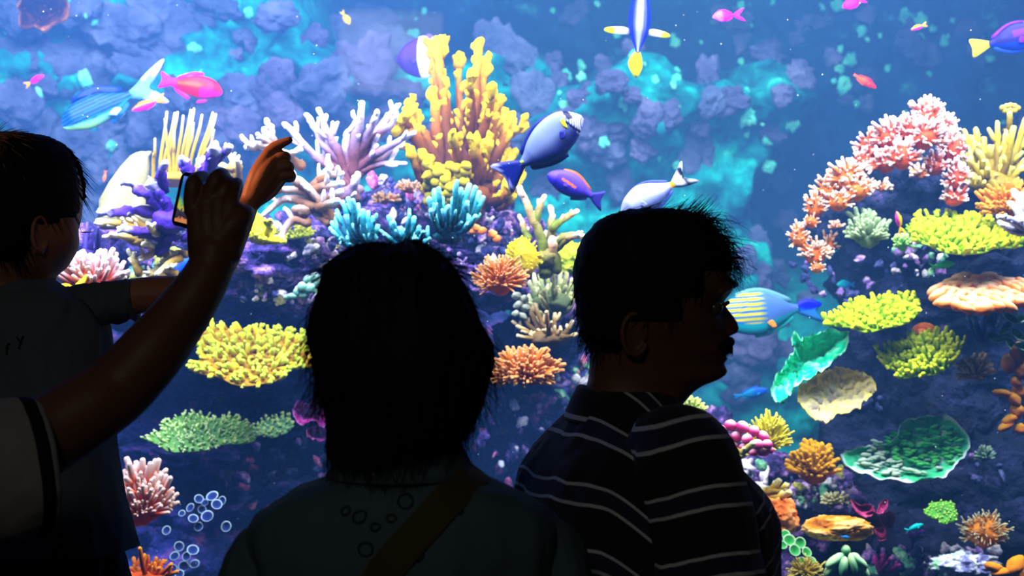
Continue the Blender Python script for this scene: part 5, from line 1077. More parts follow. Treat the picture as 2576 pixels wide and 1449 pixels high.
def open_tube(rows, n=8, kk=72, flat=.9, udir=(0, 0, 1)):
    a = [(*P(x, y, Y), r * Y / F) for x, y, Y, r in rows]; s = np.array(smooth_path([q_[:3] for q_ in a], n)); r = np.interp(np.linspace(0, len(a) - 1, len(s)), range(len(a)), [q_[3] for q_ in a])
    t, fr = frames(s); th = np.arange(kk) * 2 * math.pi / kk; R = []
    for j in range(len(s)):
        u = np.array(udir, float); u = u - t[j] * np.dot(u, t[j]); u /= np.linalg.norm(u); v = np.cross(t[j], u); R.append(s[j] + r[j] * (np.cos(th)[:, None] * u + flat * np.sin(th)[:, None] * v))
    return R
def fold_rings(R, amp, fx, seed):
    out = []
    for r in R:
        c = r.mean(0); d = r - c; d /= np.linalg.norm(d, axis=1)[:, None]; n = np.abs(fbm(r * np.array(fx), seed, 3)) - .25; out.append(r + d * (amp * n)[:, None])
    return out

# ============ the man in profile
YM = 1.98; SM = YM / 1.9; XM = 0.164 * SM; k = YM / F; zm = lambda z: CZ + (z - CZ) * SM
man = empty('person', (XM, YM, 0.0), 'man with black hair and moustache in dark striped polo shirt, seen in profile', 'person')
org = P(1640, 790, YM); MY = math.radians(2)
mrows = [(247, 40, -30, 12, 0, 0, 14), (240, 90, -75, 62, 0, 0, 14), (222, 126, -118, 100, 0, 0, 14), (185, 158, -156, 126, 0, 0, 14), (140, 182, -176, 138, 0, 0, 14), (100, 195, -186, 142, 0, .02, 14), (70, 202, -187, 141, 0, .04, 14), (50, 194, -186, 139, 0, .06, 14),
         (33, 181, -183, 137, 2, .08, 11), (18, 177, -181, 136, 12, .10, 12), (4, 176, -180, 134, 24, .12, 14), (-14, 177, -178, 131, 36, .14, 18), (-31, 178, -175, 127, 42, .16, 24), (-47, 180, -172, 123, 36, .18, 27), (-57, 185, -168, 119, 9, .2, 26), (-70, 190, -163, 114, 4, .22, 24), (-86, 195, -157, 109, 1, .24, 20),
         (-97, 194, -155, 106, 3, .26, 26), (-105, 187, -155, 104, 0, .27, 20), (-114, 189, -156, 102, 2, .28, 24), (-124, 182, -157, 100, 0, .29, 20), (-145, 188, -159, 96, 2, .30, 30), (-160, 176, -160, 94, 0, .28, 20), (-171, 152, -162, 93, 0, .24, 20), (-180, 128, -163, 92, 0, .16, 20), (-196, 104, -164, 94, 0, .08, 20), (-215, 86, -167, 97, 0, .02, 20), (-242, 70, -172, 102, 0, 0, 20), (-300, 64, -185, 112, 0, 0, 20), (-330, 60, -185, 108, 0, 0, 20)]
hr, R_ = head_loft(mrows, org, MY, k, n=190, kk=110, sock=[(58, 16, 24, 20, 13)], bump=[(95, -20, 70, 40, .05)])
fn = local(org, MY, k)
parts = [loft(hr)]
for sd in (-1, 1): parts += ear_parts(fn, -59, -46, 121, 64, 100, sd, k)
for sd in (-1, 1):   # brow ridge, nostril wings
    parts.append(wtube([fn(190, sd * 22, 60), fn(184, sd * 55, 68), fn(160, sd * 92, 56)], [9 * k, 11 * k, 8 * k], 4, 10))
    V, f = ico(2); parts.append((np.array([fn(190 + p[0] * 15, sd * 20 + p[1] * 12, -44 + p[2] * 11) for p in V]), f))
HV, HF = remesh(*join(parts), 0.0021, 2, .5)
# torso, arms, hands under the shirt
trows = [(1.412, -.01, .055, .060), (1.39, -.012, .066, .082), (1.365, -.010, .080, .122), (1.335, -.008, .105, .166), (1.30, 0, .135, .192), (1.25, .012, .160, .203), (1.16, .005, .176, .205), (1.05, .01, .188, .205), (.95, 0, .178, .19), (.90, 0, .165, .18)]
trows = [(zm(z), q1 * SM, q2 * SM, q3 * SM) for z, q1, q2, q3 in trows]
TY = math.radians(20)
tf = np.array([math.cos(TY), math.sin(TY), 0]); tl_ = np.array([-math.sin(TY), math.cos(TY), 0]); tb = np.array([XM, YM, 0.0])
body = [(HV, HF), loft(torso(trows, (XM, YM), TY, off=-.012))]
armR = [tb - tl_ * .165 + [0, 0, zm(1.315)], tb - tl_ * .205 + tf * .01 + [0, 0, zm(1.19)], tb - tl_ * .225 + tf * .0 + [0, 0, zm(1.05)], tb - tl_ * .225 + tf * .10 + [0, 0, .86], tb - tl_ * .22 + tf * .14 + [0, 0, .79]]
armL = [tb + tl_ * .145 + tf * .035 + [0, 0, zm(1.272)], tb + tl_ * .205 + tf * .03 + [0, 0, zm(1.19)], tb + tl_ * .225 + tf * .03 + [0, 0, zm(1.05)], tb + tl_ * .225 + tf * .13 + [0, 0, .86], tb + tl_ * .22 + tf * .17 + [0, 0, .79]]
hp = []
for A, sd in ((armR, -1), (armL, 1)):
    hp.append(wtube(A, [.062, .056, .045, .036, .028])); d = A[-1] - A[-2]; hp += relaxed_hand(A[-1], d, tl_ * sd, tf, .185, sd)
body.append(remesh(*join(hp), .004, 1))
V, f = join(body); part('body', V, f, M_skinD, man)
def stripes(name, base, line, band, period, o1, lw, gap):
    m, nt, b = new_mat(name); b.inputs['Roughness'].default_value = .85; b.inputs['Specular IOR Level'].default_value = .15; b.inputs['Sheen Weight'].default_value = .15
    at = nt.nodes.new('ShaderNodeAttribute'); at.attribute_name = 'tip'
    ad = nt.nodes.new('ShaderNodeMath'); ad.operation = 'ADD'; ad.inputs[1].default_value = -o1
    dv = nt.nodes.new('ShaderNodeMath'); dv.operation = 'DIVIDE'; dv.inputs[1].default_value = period
    fr = nt.nodes.new('ShaderNodeMath'); fr.operation = 'FRACT'
    nt.links.new(at.outputs['Fac'], ad.inputs[0]); nt.links.new(ad.outputs[0], dv.inputs[0]); nt.links.new(dv.outputs[0], fr.inputs[0])
    r = nt.nodes.new('ShaderNodeValToRGB'); r.color_ramp.interpolation = 'CONSTANT'; e = r.color_ramp.elements; a = lw / period; g = gap / period
    e[0].position, e[0].color = 0, c4(line); e[1].position, e[1].color = a, c4(band)
    for p, c in ((g, line), (g + a, base)):
        x = e.new(p); x.color = c4(c)
    nt.links.new(fr.outputs[0], r.inputs['Fac']); nt.links.new(r.outputs['Color'], b.inputs['Base Color']); return m
M_polo = stripes('striped_polo', (.022, .018, .018), (.62, .68, .72), (.028, .034, .075), .0790 * SM, zm(1.2745), .0042 * SM, .0235 * SM)
M_dark = plain('black_knit', (.022, .018, .018), .85, .15, .2, 400)
SR = torso(trows, (XM, YM), TY, n=90, kk=120); V, f = loft(SR); V = folds(V, .006, (22, 22, 5), 3)
x0 = XM - .075; u = V[:, 2] + 5.5 * np.maximum(0, np.minimum(V[:, 0] - x0, .16)) ** 2 - .75 * np.maximum(0, V[:, 0] - (XM + .12)) + 0.004 * fbm(V * np.array([18, 18, 4]), 2, 2)
shirt = part('polo_shirt', V, f, M_polo, man, {'tip': u})
for A, sd in ((armR, -1), (armL, 1)):
    A2 = [A[0] + tl_ * (-sd) * .05 + [0, 0, .022], A[0] + [0, 0, .008], A[1], A[2] + [0, 0, .03]]
    V, f = wtube(A2, [.064, .072, .072, .073], 14, 72); V = folds(V, .005, (30, 30, 7), 7 + sd)
    c0 = A[1]; dx = (V - c0) @ tf; uu = V[:, 2] + 3.8 * np.where(dx < 0, dx, dx * .6) ** 2 - .012 + sd * .0
    part('sleeve', V, f, M_polo, shirt, {'tip': uu})
def collar(parent, cen, yaw, rows, m, seed=0, kk=64, attr=None, tips=None):
    """folded collar: rows (z, tilt, hd, hw, fwd)"""
    f = np.array([math.cos(yaw), math.sin(yaw), 0]); l = np.array([-math.sin(yaw), math.cos(yaw), 0]); th = np.arange(kk) * 2 * math.pi / kk; R = []
    for z, ti, hd, hw, fo in rows:
        R.append(np.array([cen[0], cen[1], 0]) + f * (fo + hd * np.cos(th))[:, None] + l * (hw * np.sin(th))[:, None] + np.stack([0 * th, 0 * th, z - ti * (np.cos(th) + 1) * .5], 1))
    V, fc = loft(R, False); return part('collar', V, fc, m, parent, {'tip': attr(V) if attr is not None else V[:, 2]})
# rows run from the inner edge over the fold to the outer edge
cz = lambda py: CZ - (py - 724.5) * k
M_col = stripes('polo_collar', (.024, .02, .022), (.62, .68, .72), (.024, .02, .022), 1.0, 0.468, .014, .0141)
def cattr(V):
    zc = cz(1047) + (V[:, 0] - (XM - .095)) * -.06; return .5 + (V[:, 2] - zc) - .006
crow = [(cz(1040), .02, .062, .062, -.002), (cz(975), .034, .062, .062, -.002), (cz(967), .036, .066, .066, -.002), (cz(972), .036, .070, .070, -.002), (cz(1010), .026, .080, .085, -.002), (cz(1046), .012, .089, .098, .000), (cz(1052), .010, .092, .100, .002), (cz(1050), .010, .088, .096, .001), (cz(1015), .026, .076, .081, -.002)]
collar(man, (XM - .004, YM), MY, [(z, t, p * SM, q1 * SM, r) for z, t, p, q1, r in crow], M_col, attr=lambda V: np.repeat(np.arange(len(crow)), 64) / 10.0)
Vt, ft, _ = tube([P(1690, 1045, YM - .05), P(1722, 1062, YM - .03), P(1747, 1060, YM - .01)], np.array([16, 13, 3]) * k, 12, .25, (0, 0, 1)); part('collar_tip', Vt, ft, M_dark, man)
# hair cap
def mask_hair(V, fn_inv, cond, thick):
    pass
def hair_cap(rows, org, yaw, k, grow, cond, n=120, kk=110, bot=None):
    hr, R = head_loft(rows, org, yaw, k, n=n, kk=kk); V = np.array(hr).reshape(-1, 3); N = n * kk
    f = np.array([math.cos(yaw), math.sin(yaw), 0]); l = np.array([-math.sin(yaw), math.cos(yaw), 0]); d = V - np.array(org)
    U = np.stack([d @ f, d @ l, d[:, 2]], 1) / k
    g = np.array([grow(*q) for q in U]); c = np.stack([0.55 * 0 * U[:, 0], 0 * U[:, 0], 0 * U[:, 0] + 60], 1); nrm = U - np.array([0, 0, 60.0]); nrm[:, 2] *= np.where(nrm[:, 2] > 0, 1, .15); nrm /= np.linalg.norm(nrm, axis=1)[:, None]
    U2 = U + nrm * np.where(g > 0, g, -6)[:, None]; V2 = np.array(org) + k * (U2[:, :1] * f + U2[:, 1:2] * l + np.array([0, 0, 1]) * U2[:, 2:])
    ok = g > -50; Fs = [q for q in grid_faces(n, kk) if any(g[i] > 0 for i in q)]
    # crown cap
    V2 = np.vstack([V2, V2[:kk].mean(0) + [0, 0, 2 * k]]); Fs += [(N, (j + 1) % kk, j) for j in range(kk)]
    used = sorted({i for q in Fs for i in q}); mp = {a: i for i, a in enumerate(used)}
    return V2[used], [tuple(mp[i] for i in q) for q in Fs], nrm, U
def mgrow(u, y, v):
    lim = 196 if v > 150 else (178 - (150 - v) * .25 if v > 105 else (110 if v > 45 else (62 if v > -15 else -62 - (abs(v + 15)) * .3)))
    if v < -98: return -10
    if abs(y) < 70 and v > 105: lim = 192
    if u > lim: return -10
    return min(1, (lim - u) / 14 + .15) * (9 + 9 * max(0, min(1, (v - 60) / 100))) * (1 if v > -60 else max(.15, (v + 100) / 40))
HCV, HCF, _, _ = hair_cap(mrows, org, MY, k, mgrow, None, 150, 110)
HCV = HCV + .0022 * np.stack([fbm(HCV * 150, 4, 2), fbm(HCV * 150, 5, 2), fbm(HCV * 150, 6, 2)], 1)
hair = part('hair', HCV, HCF, M_hair, man)
def grow_strands(V, org, q, n, length, flow, lift, curl, r, K=7, pick=None, droop=0.0):
    C, Rr = [], []; org = np.array(org); idx = range(len(V))
    while len(C) < n:
        p = V[q.randrange(len(V))]
        if pick and not pick(p): continue
        nr = p - org; nr /= np.linalg.norm(nr); g = np.array(flow(p, nr, q), float); g /= np.linalg.norm(g) + 1e-9; L = length * q.uniform(.5, 1.2); ph = q.uniform(0, 6.28); w = np.cross(g, nr); pts = [p - nr * .002]; li = lift * q.uniform(.2, 1.3); cu = curl * q.uniform(.3, 1.3); d = g * 1.0 + nr * li
        for j in range(1, K):
            t = j / (K - 1); a = ph + t * 5 * cu
            d = d + (g * .25 - nr * li * .35 + np.array([0, 0, -droop])) ; dd = d / np.linalg.norm(d) + cu * .45 * (math.cos(a) * w + math.sin(a) * nr)
            pts.append(pts[-1] + dd / np.linalg.norm(dd) * L / (K - 1))
        C.append(pts); Rr.append(r * q.uniform(.6, 1.4))
    return C, Rr
q = random.Random(4); hc = np.array(fn(-10, 0, 60)); X = np.array([1, 0, 0.0])
C, Rr = grow_strands(HCV, hc, q, 900, .032, lambda p, n, q: np.array([.75, 0, .1]) * (1 if p[2] > hc[2] + .06 else 0) + np.array([-.1, 0, -.8]) * (1 if p[2] <= hc[2] + .06 else 0) + np.array([q.gauss(0, .25), q.gauss(0, .25), q.gauss(0, .15)]), .28, .25, .00055)
C2, R2 = grow_strands(HCV, hc, q, 260, .055, lambda p, n, q: np.array([.8, q.gauss(0, .3), q.gauss(0.15, .3)]), .3, 1.7, .0006, 9, lambda p: p[0] > fn(95, 0, 0)[0] and p[2] > fn(0, 0, 130)[2], .34)
C3, R3 = grow_strands(HCV, hc, q, 190, .052, lambda p, n, q: np.array([.8, q.gauss(0, .25), q.gauss(-.25, .3)]), .35, 2.4, .00055, 9, lambda p: p[0] > fn(150, 0, 0)[0] and p[2] > fn(0, 0, 105)[2], .5)
C4, R4 = grow_strands(HCV, hc, q, 90, .034, lambda p, n, q: np.array([.5, q.gauss(0, .3), .5]), .7, .7, .0006, 7, lambda p: fn(60, 0, 0)[0] < p[0] < fn(150, 0, 0)[0] and p[2] > fn(0, 0, 215)[2], -.05)
def resample(C, K):
    out = []
    for c in C:
        c = np.array(c); t = np.linspace(0, len(c) - 1, K); out.append(np.stack([np.interp(t, range(len(c)), c[:, i]) for i in range(3)], 1))
    return out
V, f = strand_mesh(resample(C, 9) + resample(C2, 9) + resample(C3, 9) + resample(C4, 9), Rr + R2 + R3 + R4); o = part('hair_strands', V, f, M_hair, man); o['kind'] = 'stuff'
# moustache, eyebrow, eyes
C = []
for i in range(420):
    y = q.uniform(-62, 62); v = -62 - q.uniform(0, 16) - abs(y) * .12; u0 = 191 - (y / 62) ** 2 * 34; p0 = np.array(fn(u0 - 4, y, v)); d = np.array([.75 - abs(y) / 110, y / 62 * .5, -1.0]) + np.array([q.gauss(0, .12)] * 3)
    L = q.uniform(12, 24) * k; d /= np.linalg.norm(d); C.append([p0, p0 + np.array([.8, y / 90, -.1]) * L * .45, p0 + np.array([.85, y / 90, -.5]) * L * .8, p0 + np.array([.7, y / 90, -1.1]) * L * 1.0])
V, f = strand_mesh(C, [.0006] * len(C)); V2, f2 = wtube([fn(160, -58, -84), fn(189, -28, -72), fn(196, 0, -70), fn(189, 28, -72), fn(160, 58, -84)], np.array([5, 12, 13, 12, 5]) * k, 5, 12); V, f = join([(V, f), (V2, f2)]); part('moustache', V, f, M_hair, man)
C = []
for sd in (-1, 1):
    for i in range(150):
        t = q.random(); u0, y0, v0 = 206 - 52 * t ** 1.5, sd * (18 + 72 * t), 66 + 16 * math.sin(t * 2.6); p0 = np.array(fn(u0 - 3, y0, v0 + q.uniform(-6, 6))); e_ = np.array(fn(u0 + 8 - 14 * t, y0 + sd * 12, v0 + q.uniform(2, 12))); C.append([p0, (p0 + e_) / 2 + [.0012, 0, .0005], e_])
V, f = strand_mesh(C, [.00045] * len(C)); part('eyebrows', V, f, M_hair, man)
for sd in (-1, 1):
    V, f = ico(3); part('eye', np.array([fn(147 + p[0] * 21, sd * 57 + p[1] * 21, 16 + p[2] * 21) for p in V]), f, M_white, man)
    part('iris', np.array([fn(164 + p[0] * 5, sd * 56 + p[1] * 10, 17 + p[2] * 10) for p in V]), f, M_eye, man)
    V, f = wtube([fn(170, sd * 36, 22), fn(182, sd * 55, 30), fn(168, sd * 80, 20)], [3 * k, 5 * k, 3 * k], 5, 8); part('eyelid', V, f, M_skinD, man)
legs(man, (XM, YM), TY, .98, plain('dark_trousers', (.02, .022, .03), .8, .2, .2, 300), plain('black_shoe', (.01, .01, .01), .4, .4))

# ============ the woman seen from behind
YW = 1.64; kw = YW / F; XW = (1018 - 1288) * kw
woman = empty('person', (XW, YW, 0.0), 'woman with wavy dark hair seen from behind in a dim teal blouse', 'person')
zw = lambda py: CZ - (py - 724.5) * kw
grows = [(247, 40, -30, 12, 0, 0, 14), (240, 86, -75, 58, 0, 0, 14), (222, 122, -118, 92, 0, 0, 14), (185, 152, -152, 116, 0, 0, 14), (140, 172, -168, 126, 0, 0, 14), (100, 180, -174, 130, 0, .02, 14), (65, 180, -174, 130, 0, .05, 14), (30, 170, -172, 127, 2, .08, 11), (4, 166, -166, 124, 18, .12, 14), (-31, 166, -155, 118, 34, .16, 22), (-50, 168, -146, 112, 14, .2, 24), (-75, 174, -130, 106, 2, .24, 24), (-97, 180, -118, 100, 3, .27, 26), (-120, 174, -108, 94, 0, .29, 20), (-150, 170, -102, 86, 2, .32, 24), (-168, 140, -98, 76, 0, .25, 20), (-180, 90, -96, 70, 0, .1, 20), (-215, 50, -100, 66, 0, 0, 20), (-300, 45, -105, 68, 0, 0, 20)]
SW = YW / 1.8; orgw = np.array([XW, YW + .01, zw(860)]); hr, _ = head_loft(grows, orgw, math.pi / 2, .00051 * SW, n=90, kk=72, sock=[(55, 16, 24, 20, 12)])
wrows = [(zw(1122), .012, .058, .066), (zw(1165), .008, .066, .080), (zw(1195), .0, .080, .098), (zw(1222), -.005, .095, .132), (zw(1262), -.005, .108, .170), (zw(1310), 0, .118, .196), (zw(1370), 0, .122, .200), (zw(1449), .0, .122, .192), (1.05, 0, .118, .18), (.95, 0, .125, .185), (.86, 0, .13, .195)]
wrows = [(z, a * SW, b * SW, c * SW) for z, a, b, c in wrows]
body = [loft(hr), loft(torso(wrows, (XW, YW), math.pi / 2, off=-.012))]; hp = []; WA = []
for sd in (-1, 1):
    A = [np.array(P(1020 + sd * x, y - (14 if sd > 0 else 0), YW)) for x, y in ((255, 1332), (352, 1410), (382, 1510), (392, 1680), (396, 1900))]
    A += [np.array([A[-1][0], YW + .06, 1.0]), np.array([A[-1][0] - sd * .03, YW + .18, .92])]
    WA.append(A); hp.append(wtube(A, [.03, .038, .038, .036, .033, .028, .024])); hp += relaxed_hand(A[-1], A[-1] - A[-2], (0, .1, 1), (-sd, 0, .2), .165, sd)
body.append(remesh(*join(hp), .004, 1)); V, f = join(body); part('body', V, f, M_skinL, woman)
M_teal = plain('dim_teal_linen', (.075, .135, .16), .85, .15, .3, 500, .15)
V, f = loft(torso(wrows, (XW, YW), math.pi / 2, n=90, kk=140)); V = folds(V, .007, (16, 16, 5), 5); blouse = part('blouse', V, f, M_teal, woman)
for A, sd in zip(WA, (-1, 1)):
    V, f = wtube([A[0] + np.array([-sd * .03, 0, .012]), A[0], A[1], A[2], A[3], A[4]], np.array([62, 76, 90, 94, 92, 95]) * kw, 12, 60); V = folds(V, .006, (28, 28, 6), 11 + sd); part('sleeve', V, f, M_teal, blouse)
collar(woman, (XW - .004, YW + .0), math.pi / 2, [(z, t, a * SW, b * SW, c) for z, t, a, b, c in [(zw(1180), 0, .060, .064, .01), (zw(1128), 0, .060, .070, .008), (zw(1120), 0, .063, .073, .008), (zw(1126), 0, .068, .078, .006), (zw(1165), 0, .084, .088, .0), (zw(1192), 0, .094, .098, -.002), (zw(1196), 0, .090, .096, 0)]], M_teal)
# hair volume following the bob, with locks
side = [(1185, 905, 1010, .05), (1178, 852, 1040, .075), (1158, 832, 1085, .088), (1130, 820, 1130, .095), (1095, 820, 1166, .10), (1060, 819, 1190, .105), (1010, 806, 1204, .112), (965, 792, 1216, .118), (905, 784, 1228, .12), (862, 780, 1232, .12), (810, 784, 1210, .118), (760, 796, 1192, .114), (705, 808, 1170, .108), (668, 826, 1146, .098), (640, 866, 1112, .08), (622, 905, 1075, .055), (614, 950, 1040, .03)]
hs = interp_rows(side, 110); th = np.arange(150) * 2 * math.pi / 150; R = []
for py, xl, xr, dp in hs:
    a, b = (xl - 1288) * kw, (xr - 1288) * kw; R.append(np.stack([(a + b) / 2 + (b - a) / 2 * np.cos(th), YW + .0 + SW * dp * np.sin(th) * np.where(np.sin(th) > 0, .55, 1.0), np.full(150, zw(py))], 1))
V, f = loft(R); c = np.array([XW, YW, zw(860)]); d = V - c; ang = np.arctan2(d[:, 1], d[:, 0]); dn = d / (np.linalg.norm(d, axis=1)[:, None] + 1e-6)
lock = fbm(np.stack([np.cos(ang) * 5, np.sin(ang) * 5, V[:, 2] * 7 + .6 * np.sin(ang * 3)], 1), 8, 3); lock2 = fbm(np.stack([np.cos(ang) * 16, np.sin(ang) * 16, V[:, 2] * 16], 1), 18, 2)
V = V + dn * (.0055 * lock + .0025 * lock2)[:, None]; part('hair', V, f, M_hairB, woman); WV = V
q = random.Random(9); hcw = np.array([XW, YW, zw(880)])
wav = lambda p, n, q: np.array([n[0] * (.35 if p[2] > zw(1000) else -.5) + q.gauss(0, .22), n[1] * .3 + q.gauss(0, .22), -1 if p[2] < zw(690) else -.25])
C, Rr = grow_strands(WV, hcw, q, 3200, .05, wav, .09, .7, .0006, 9)
sidep = lambda p: abs(p[1] - YW) < .06 and p[2] < zw(640)
C2, R2 = grow_strands(WV, hcw, q, 700, .06, lambda p, n, q: np.array([n[0] * (.55 if p[2] > zw(1000) else -.35) + q.gauss(0, .3), q.gauss(0, .3), -1]), .14, 1.1, .0006, 9, sidep, .12)
C3, R3 = grow_strands(WV, hcw, q, 420, .058, lambda p, n, q: np.array([n[0] * 1.2 + q.gauss(0, .6), q.gauss(0, .3), q.gauss(0, .35)]), .45, 1.3, .0005, 9, lambda p: p[2] > zw(690), .10)
V, f = strand_mesh(C + C2 + C3, Rr + R2 + R3); o = part('hair_strands', V, f, M_hairB, woman); o['kind'] = 'stuff'
legs(woman, (XW, YW), math.pi / 2, .93, plain('navy_trousers', (.02, .025, .045), .8, .2, .2, 300), plain('brown_shoe', (.03, .02, .015), .5, .4), .08, .09)
bv = bvh_of(blouse); M_stitch = plain('dark_stitching', (.012, .016, .022), .8, .2)
for cx, cy_, r, rot, kind in [(1020, 1262, 19, 0, 0), (905, 1300, 18, .6, 1), (945, 1326, 12, .2, 1), (985, 1304, 12, .1, 1), (920, 1382, 18, .3, 0), (1150, 1282, 15, -.6, 1), (1165, 1252, 16, -.7, 1), (1050, 1400, 16, .4, 1), (1055, 1372, 14, .7, 1), (870, 1285, 12, .9, 1)]:
    pts = []
    for t in np.linspace(0, 2 * math.pi, 15):
        a, b = r * math.cos(t), r * (.95 if kind == 0 else .55 + .3 * math.sin(t / 2)) * math.sin(t); pts.append((cx + a * math.cos(rot) - b * math.sin(rot), cy_ - a * math.sin(rot) - b * math.cos(rot)))
    ribbon(bv, pts, .0022, .0012, M_stitch, 'embroidery', woman, .001)
bag = empty('shoulder_bag', (XW - .26, YW - .02, .86), 'olive shoulder bag strap running diagonally across the back of the woman', 'bag'); M_strap = plain('olive_canvas', (.085, .072, .03), .85, .15, .4, 700, .15)
ribbon(bv, [(1205, 1188), (1180, 1205), (1140, 1245), (1080, 1310), (1020, 1375), (965, 1440), (930, 1500), (880, 1570), (830, 1640)], .038, .0035, M_strap, 'strap', bag, .003)
R = []; th = np.arange(32) * 2 * math.pi / 32
for z, a, b in ((-.13, .05, .09), (-.12, .06, .12), (0, .065, .13), (.1, .055, .125), (.12, .03, .11)): R.append(np.array([XW - .275, YW - .02, .84 + z]) + np.stack([np.sign(np.cos(th)) * np.abs(np.cos(th)) ** .6 * a, np.sign(np.sin(th)) * np.abs(np.sin(th)) ** .6 * b, 0 * th], 1))
V, f = loft(R); part('pouch', V, f, M_strap, bag)

# ============ the pointing boy, standing on a bench
YB = 2.20; kb = YB / F; zb = lambda py: CZ - (py - 724.5) * kb; xb_ = lambda px: (px - 1288) * kb
XB = xb_(55)
boy = empty('person', (XB, YB, .55), 'boy with bowl haircut and slate tee pointing at the corals with one hand', 'person')
BYW = math.radians(48); orgb = np.array([xb_(40), YB, zb(590)])
brows = [(243, 20, -20, 10, 0, 0, 12), (236, 80, -80, 58, 0, 0, 12), (212, 118, -122, 96, 0, 0, 12), (175, 146, -150, 122, 0, 0, 12), (130, 160, -164, 134, 0, 0, 12), (85, 164, -166, 137, 0, .02, 12), (45, 160, -162, 136, 0, .05, 12), (12, 152, -154, 134, 2, .06, 10), (-15, 152, -144, 134, 10, .06, 14), (-35, 150, -134, 131, 14, .08, 17), (-52, 144, -122, 124, 6, .12, 18), (-70, 136, -110, 112, 4, .16, 24), (-86, 126, -100, 98, 2, .2, 22), (-102, 106, -92, 82, 4, .22, 24), (-116, 100, -84, 70, 0, .15, 20), (-128, 58, -78, 60, 0, .05, 20), (-150, 42, -76, 57, 0, 0, 20), (-210, 44, -80, 60, 0, 0, 20)]
hr, _ = head_loft(brows, orgb, BYW, kb, n=140, kk=96, sock=[(56, 6, 26, 20, 8)], bump=[(90, 2, 60, 44, .19)])
fb = local(orgb, BYW, kb); parts = [loft(hr)]
for sd in (-1, 1): parts += ear_parts(fb, -14, -2, 130, 46, 82, sd, kb)
HV, HF = remesh(*join(parts), .0024, 2)
btr = [(zb(700), 0, .040, .044), (zb(722), 0, .048, .062), (zb(742), 0, .062, .10), (zb(775), 0, .075, .122), (zb(850), 0, .085, .138), (zb(960), 0, .09, .142), (zb(1100), 0, .095, .146), (zb(1250), 0, .105, .160), (zb(1345), 0, .115, .176), (zb(1372), 0, .118, .182)]
btb = np.array([XB, YB, 0]); BT = math.radians(80)
arm = [(215, 778, 2.20, 48), (300, 752, 2.20, 46), (400, 738, 2.21, 44), (480, 735, 2.22, 41), (518, 720, 2.22, 40), (560, 655, 2.23, 39), (600, 570, 2.24, 32), (627, 505, 2.25, 27)]
hnd = [ptube(arm, 5, 28)]
YH = 2.25
hnd += [ptube([(624, 515, YH, 24), (648, 440, YH - .005, 23), (676, 384, YH, 15)], 5, 18), ptube([(626, 512, YH, 24), (662, 440, YH - .008, 23), (692, 398, YH, 15)], 5, 18), ptube([(630, 510, YH, 24), (668, 455, YH - .004, 23), (700, 420, YH + .004, 15)], 5, 18), ptube([(636, 508, YH, 22), (676, 470, YH + .004, 21), (704, 440, YH + .01, 15)], 5, 18), ptube([(640, 505, YH + .01, 20), (680, 480, YH + .015, 19), (706, 455, YH + .02, 13)], 5, 18)]
hnd += [ptube([(672, 386, YH, 14.5), (688, 372, YH, 14), (706, 362, YH, 12.5), (728, 352, YH, 9.5)], 5, 16), ptube([(688, 400, YH, 14), (704, 394, YH, 14), (718, 393, YH + .003, 12.5), (720, 400, YH + .018, 11), (706, 408, YH + .028, 9.5)], 5, 16),
        ptube([(696, 420, YH, 14), (712, 418, YH, 14), (727, 418, YH + .004, 12.5), (728, 426, YH + .02, 11), (712, 430, YH + .03, 9.5)], 5, 16), ptube([(700, 442, YH + .004, 14), (718, 440, YH + .006, 14), (732, 440, YH + .01, 12), (732, 448, YH + .024, 11), (716, 450, YH + .032, 9.5)], 5, 16),
        ptube([(646, 480, YH + .02, 15), (668, 452, YH + .034, 13), (690, 428, YH + .04, 11.5), (704, 408, YH + .04, 9.5)], 5, 16)]
AV, AF = remesh(*join(hnd), .0021, 3)
armL = [np.array([XB - .11, YB, zb(775)]), np.array([XB - .17, YB + .02, zb(900)]), np.array([XB - .17, YB + .06, zb(1030)]), np.array([XB - .13, YB + .16, zb(1080)])]
hp = [wtube(armL, [.036, .032, .027, .021])] + relaxed_hand(armL[-1], (.3, 1, -.1), (0, 0, 1), (1, 0, 0), .125, 1)
LV = remesh(*join(hp), .004, 1)
V, f = join([(HV, HF), loft(torso(btr, (XB, YB), BT, off=-.010)), (AV, AF), LV]); part('body', V, f, M_skinL, boy)
M_tee = plain('slate_cotton', (.115, .15, .185), .9, .1, .3, 600, .12)
V, f = loft(torso(btr, (XB, YB), BT, n=100, kk=140)); V = folds(V, .007, (20, 20, 6), 21); tee = part('tee_shirt', V, f, M_tee, boy)
V, f = loft(fold_rings(open_tube([(140, 800, 2.2, 62), (200, 782, 2.2, 62), (260, 764, 2.2, 56), (310, 754, 2.2, 53), (340, 751, 2.2, 52)], 10, 72, 1.0), .010, (34, 14, 20), 23)); part('sleeve', V, f, M_tee, tee)
V, f = wtube([armL[0] + [.05, 0, .01], armL[0], (armL[0] + armL[1]) / 2], [.045, .048, .047], 8, 40); part('sleeve', V, f, M_tee, tee)
collar(boy, (XB, YB), BT, [(zb(712), 0, .046, .050, 0), (zb(722), 0, .052, .060, 0), (zb(732), 0, .058, .070, 0), (zb(734), 0, .054, .066, 0)], M_tee)
M_short = plain('navy_shorts', (.018, .026, .06), .8, .2, .3, 500); f_ = np.array([math.cos(BT), math.sin(BT), 0]); l_ = np.array([-math.sin(BT), math.cos(BT), 0]); ps = [loft(torso([(zb(1330), 0, .100, .150), (zb(1400), 0, .105, .158), (zb(1500), 0, .11, .17), (zb(1560), 0, .10, .165)], (XB, YB), BT, n=30, kk=140))]
for sd in (-1, 1): ps.append(wtube([btb + l_ * sd * .08 + [0, 0, zb(1480)], btb + l_ * sd * .09 + [0, 0, .86], btb + l_ * sd * .095 + [0, 0, .80]], [.085, .088, .09], 8, 60))
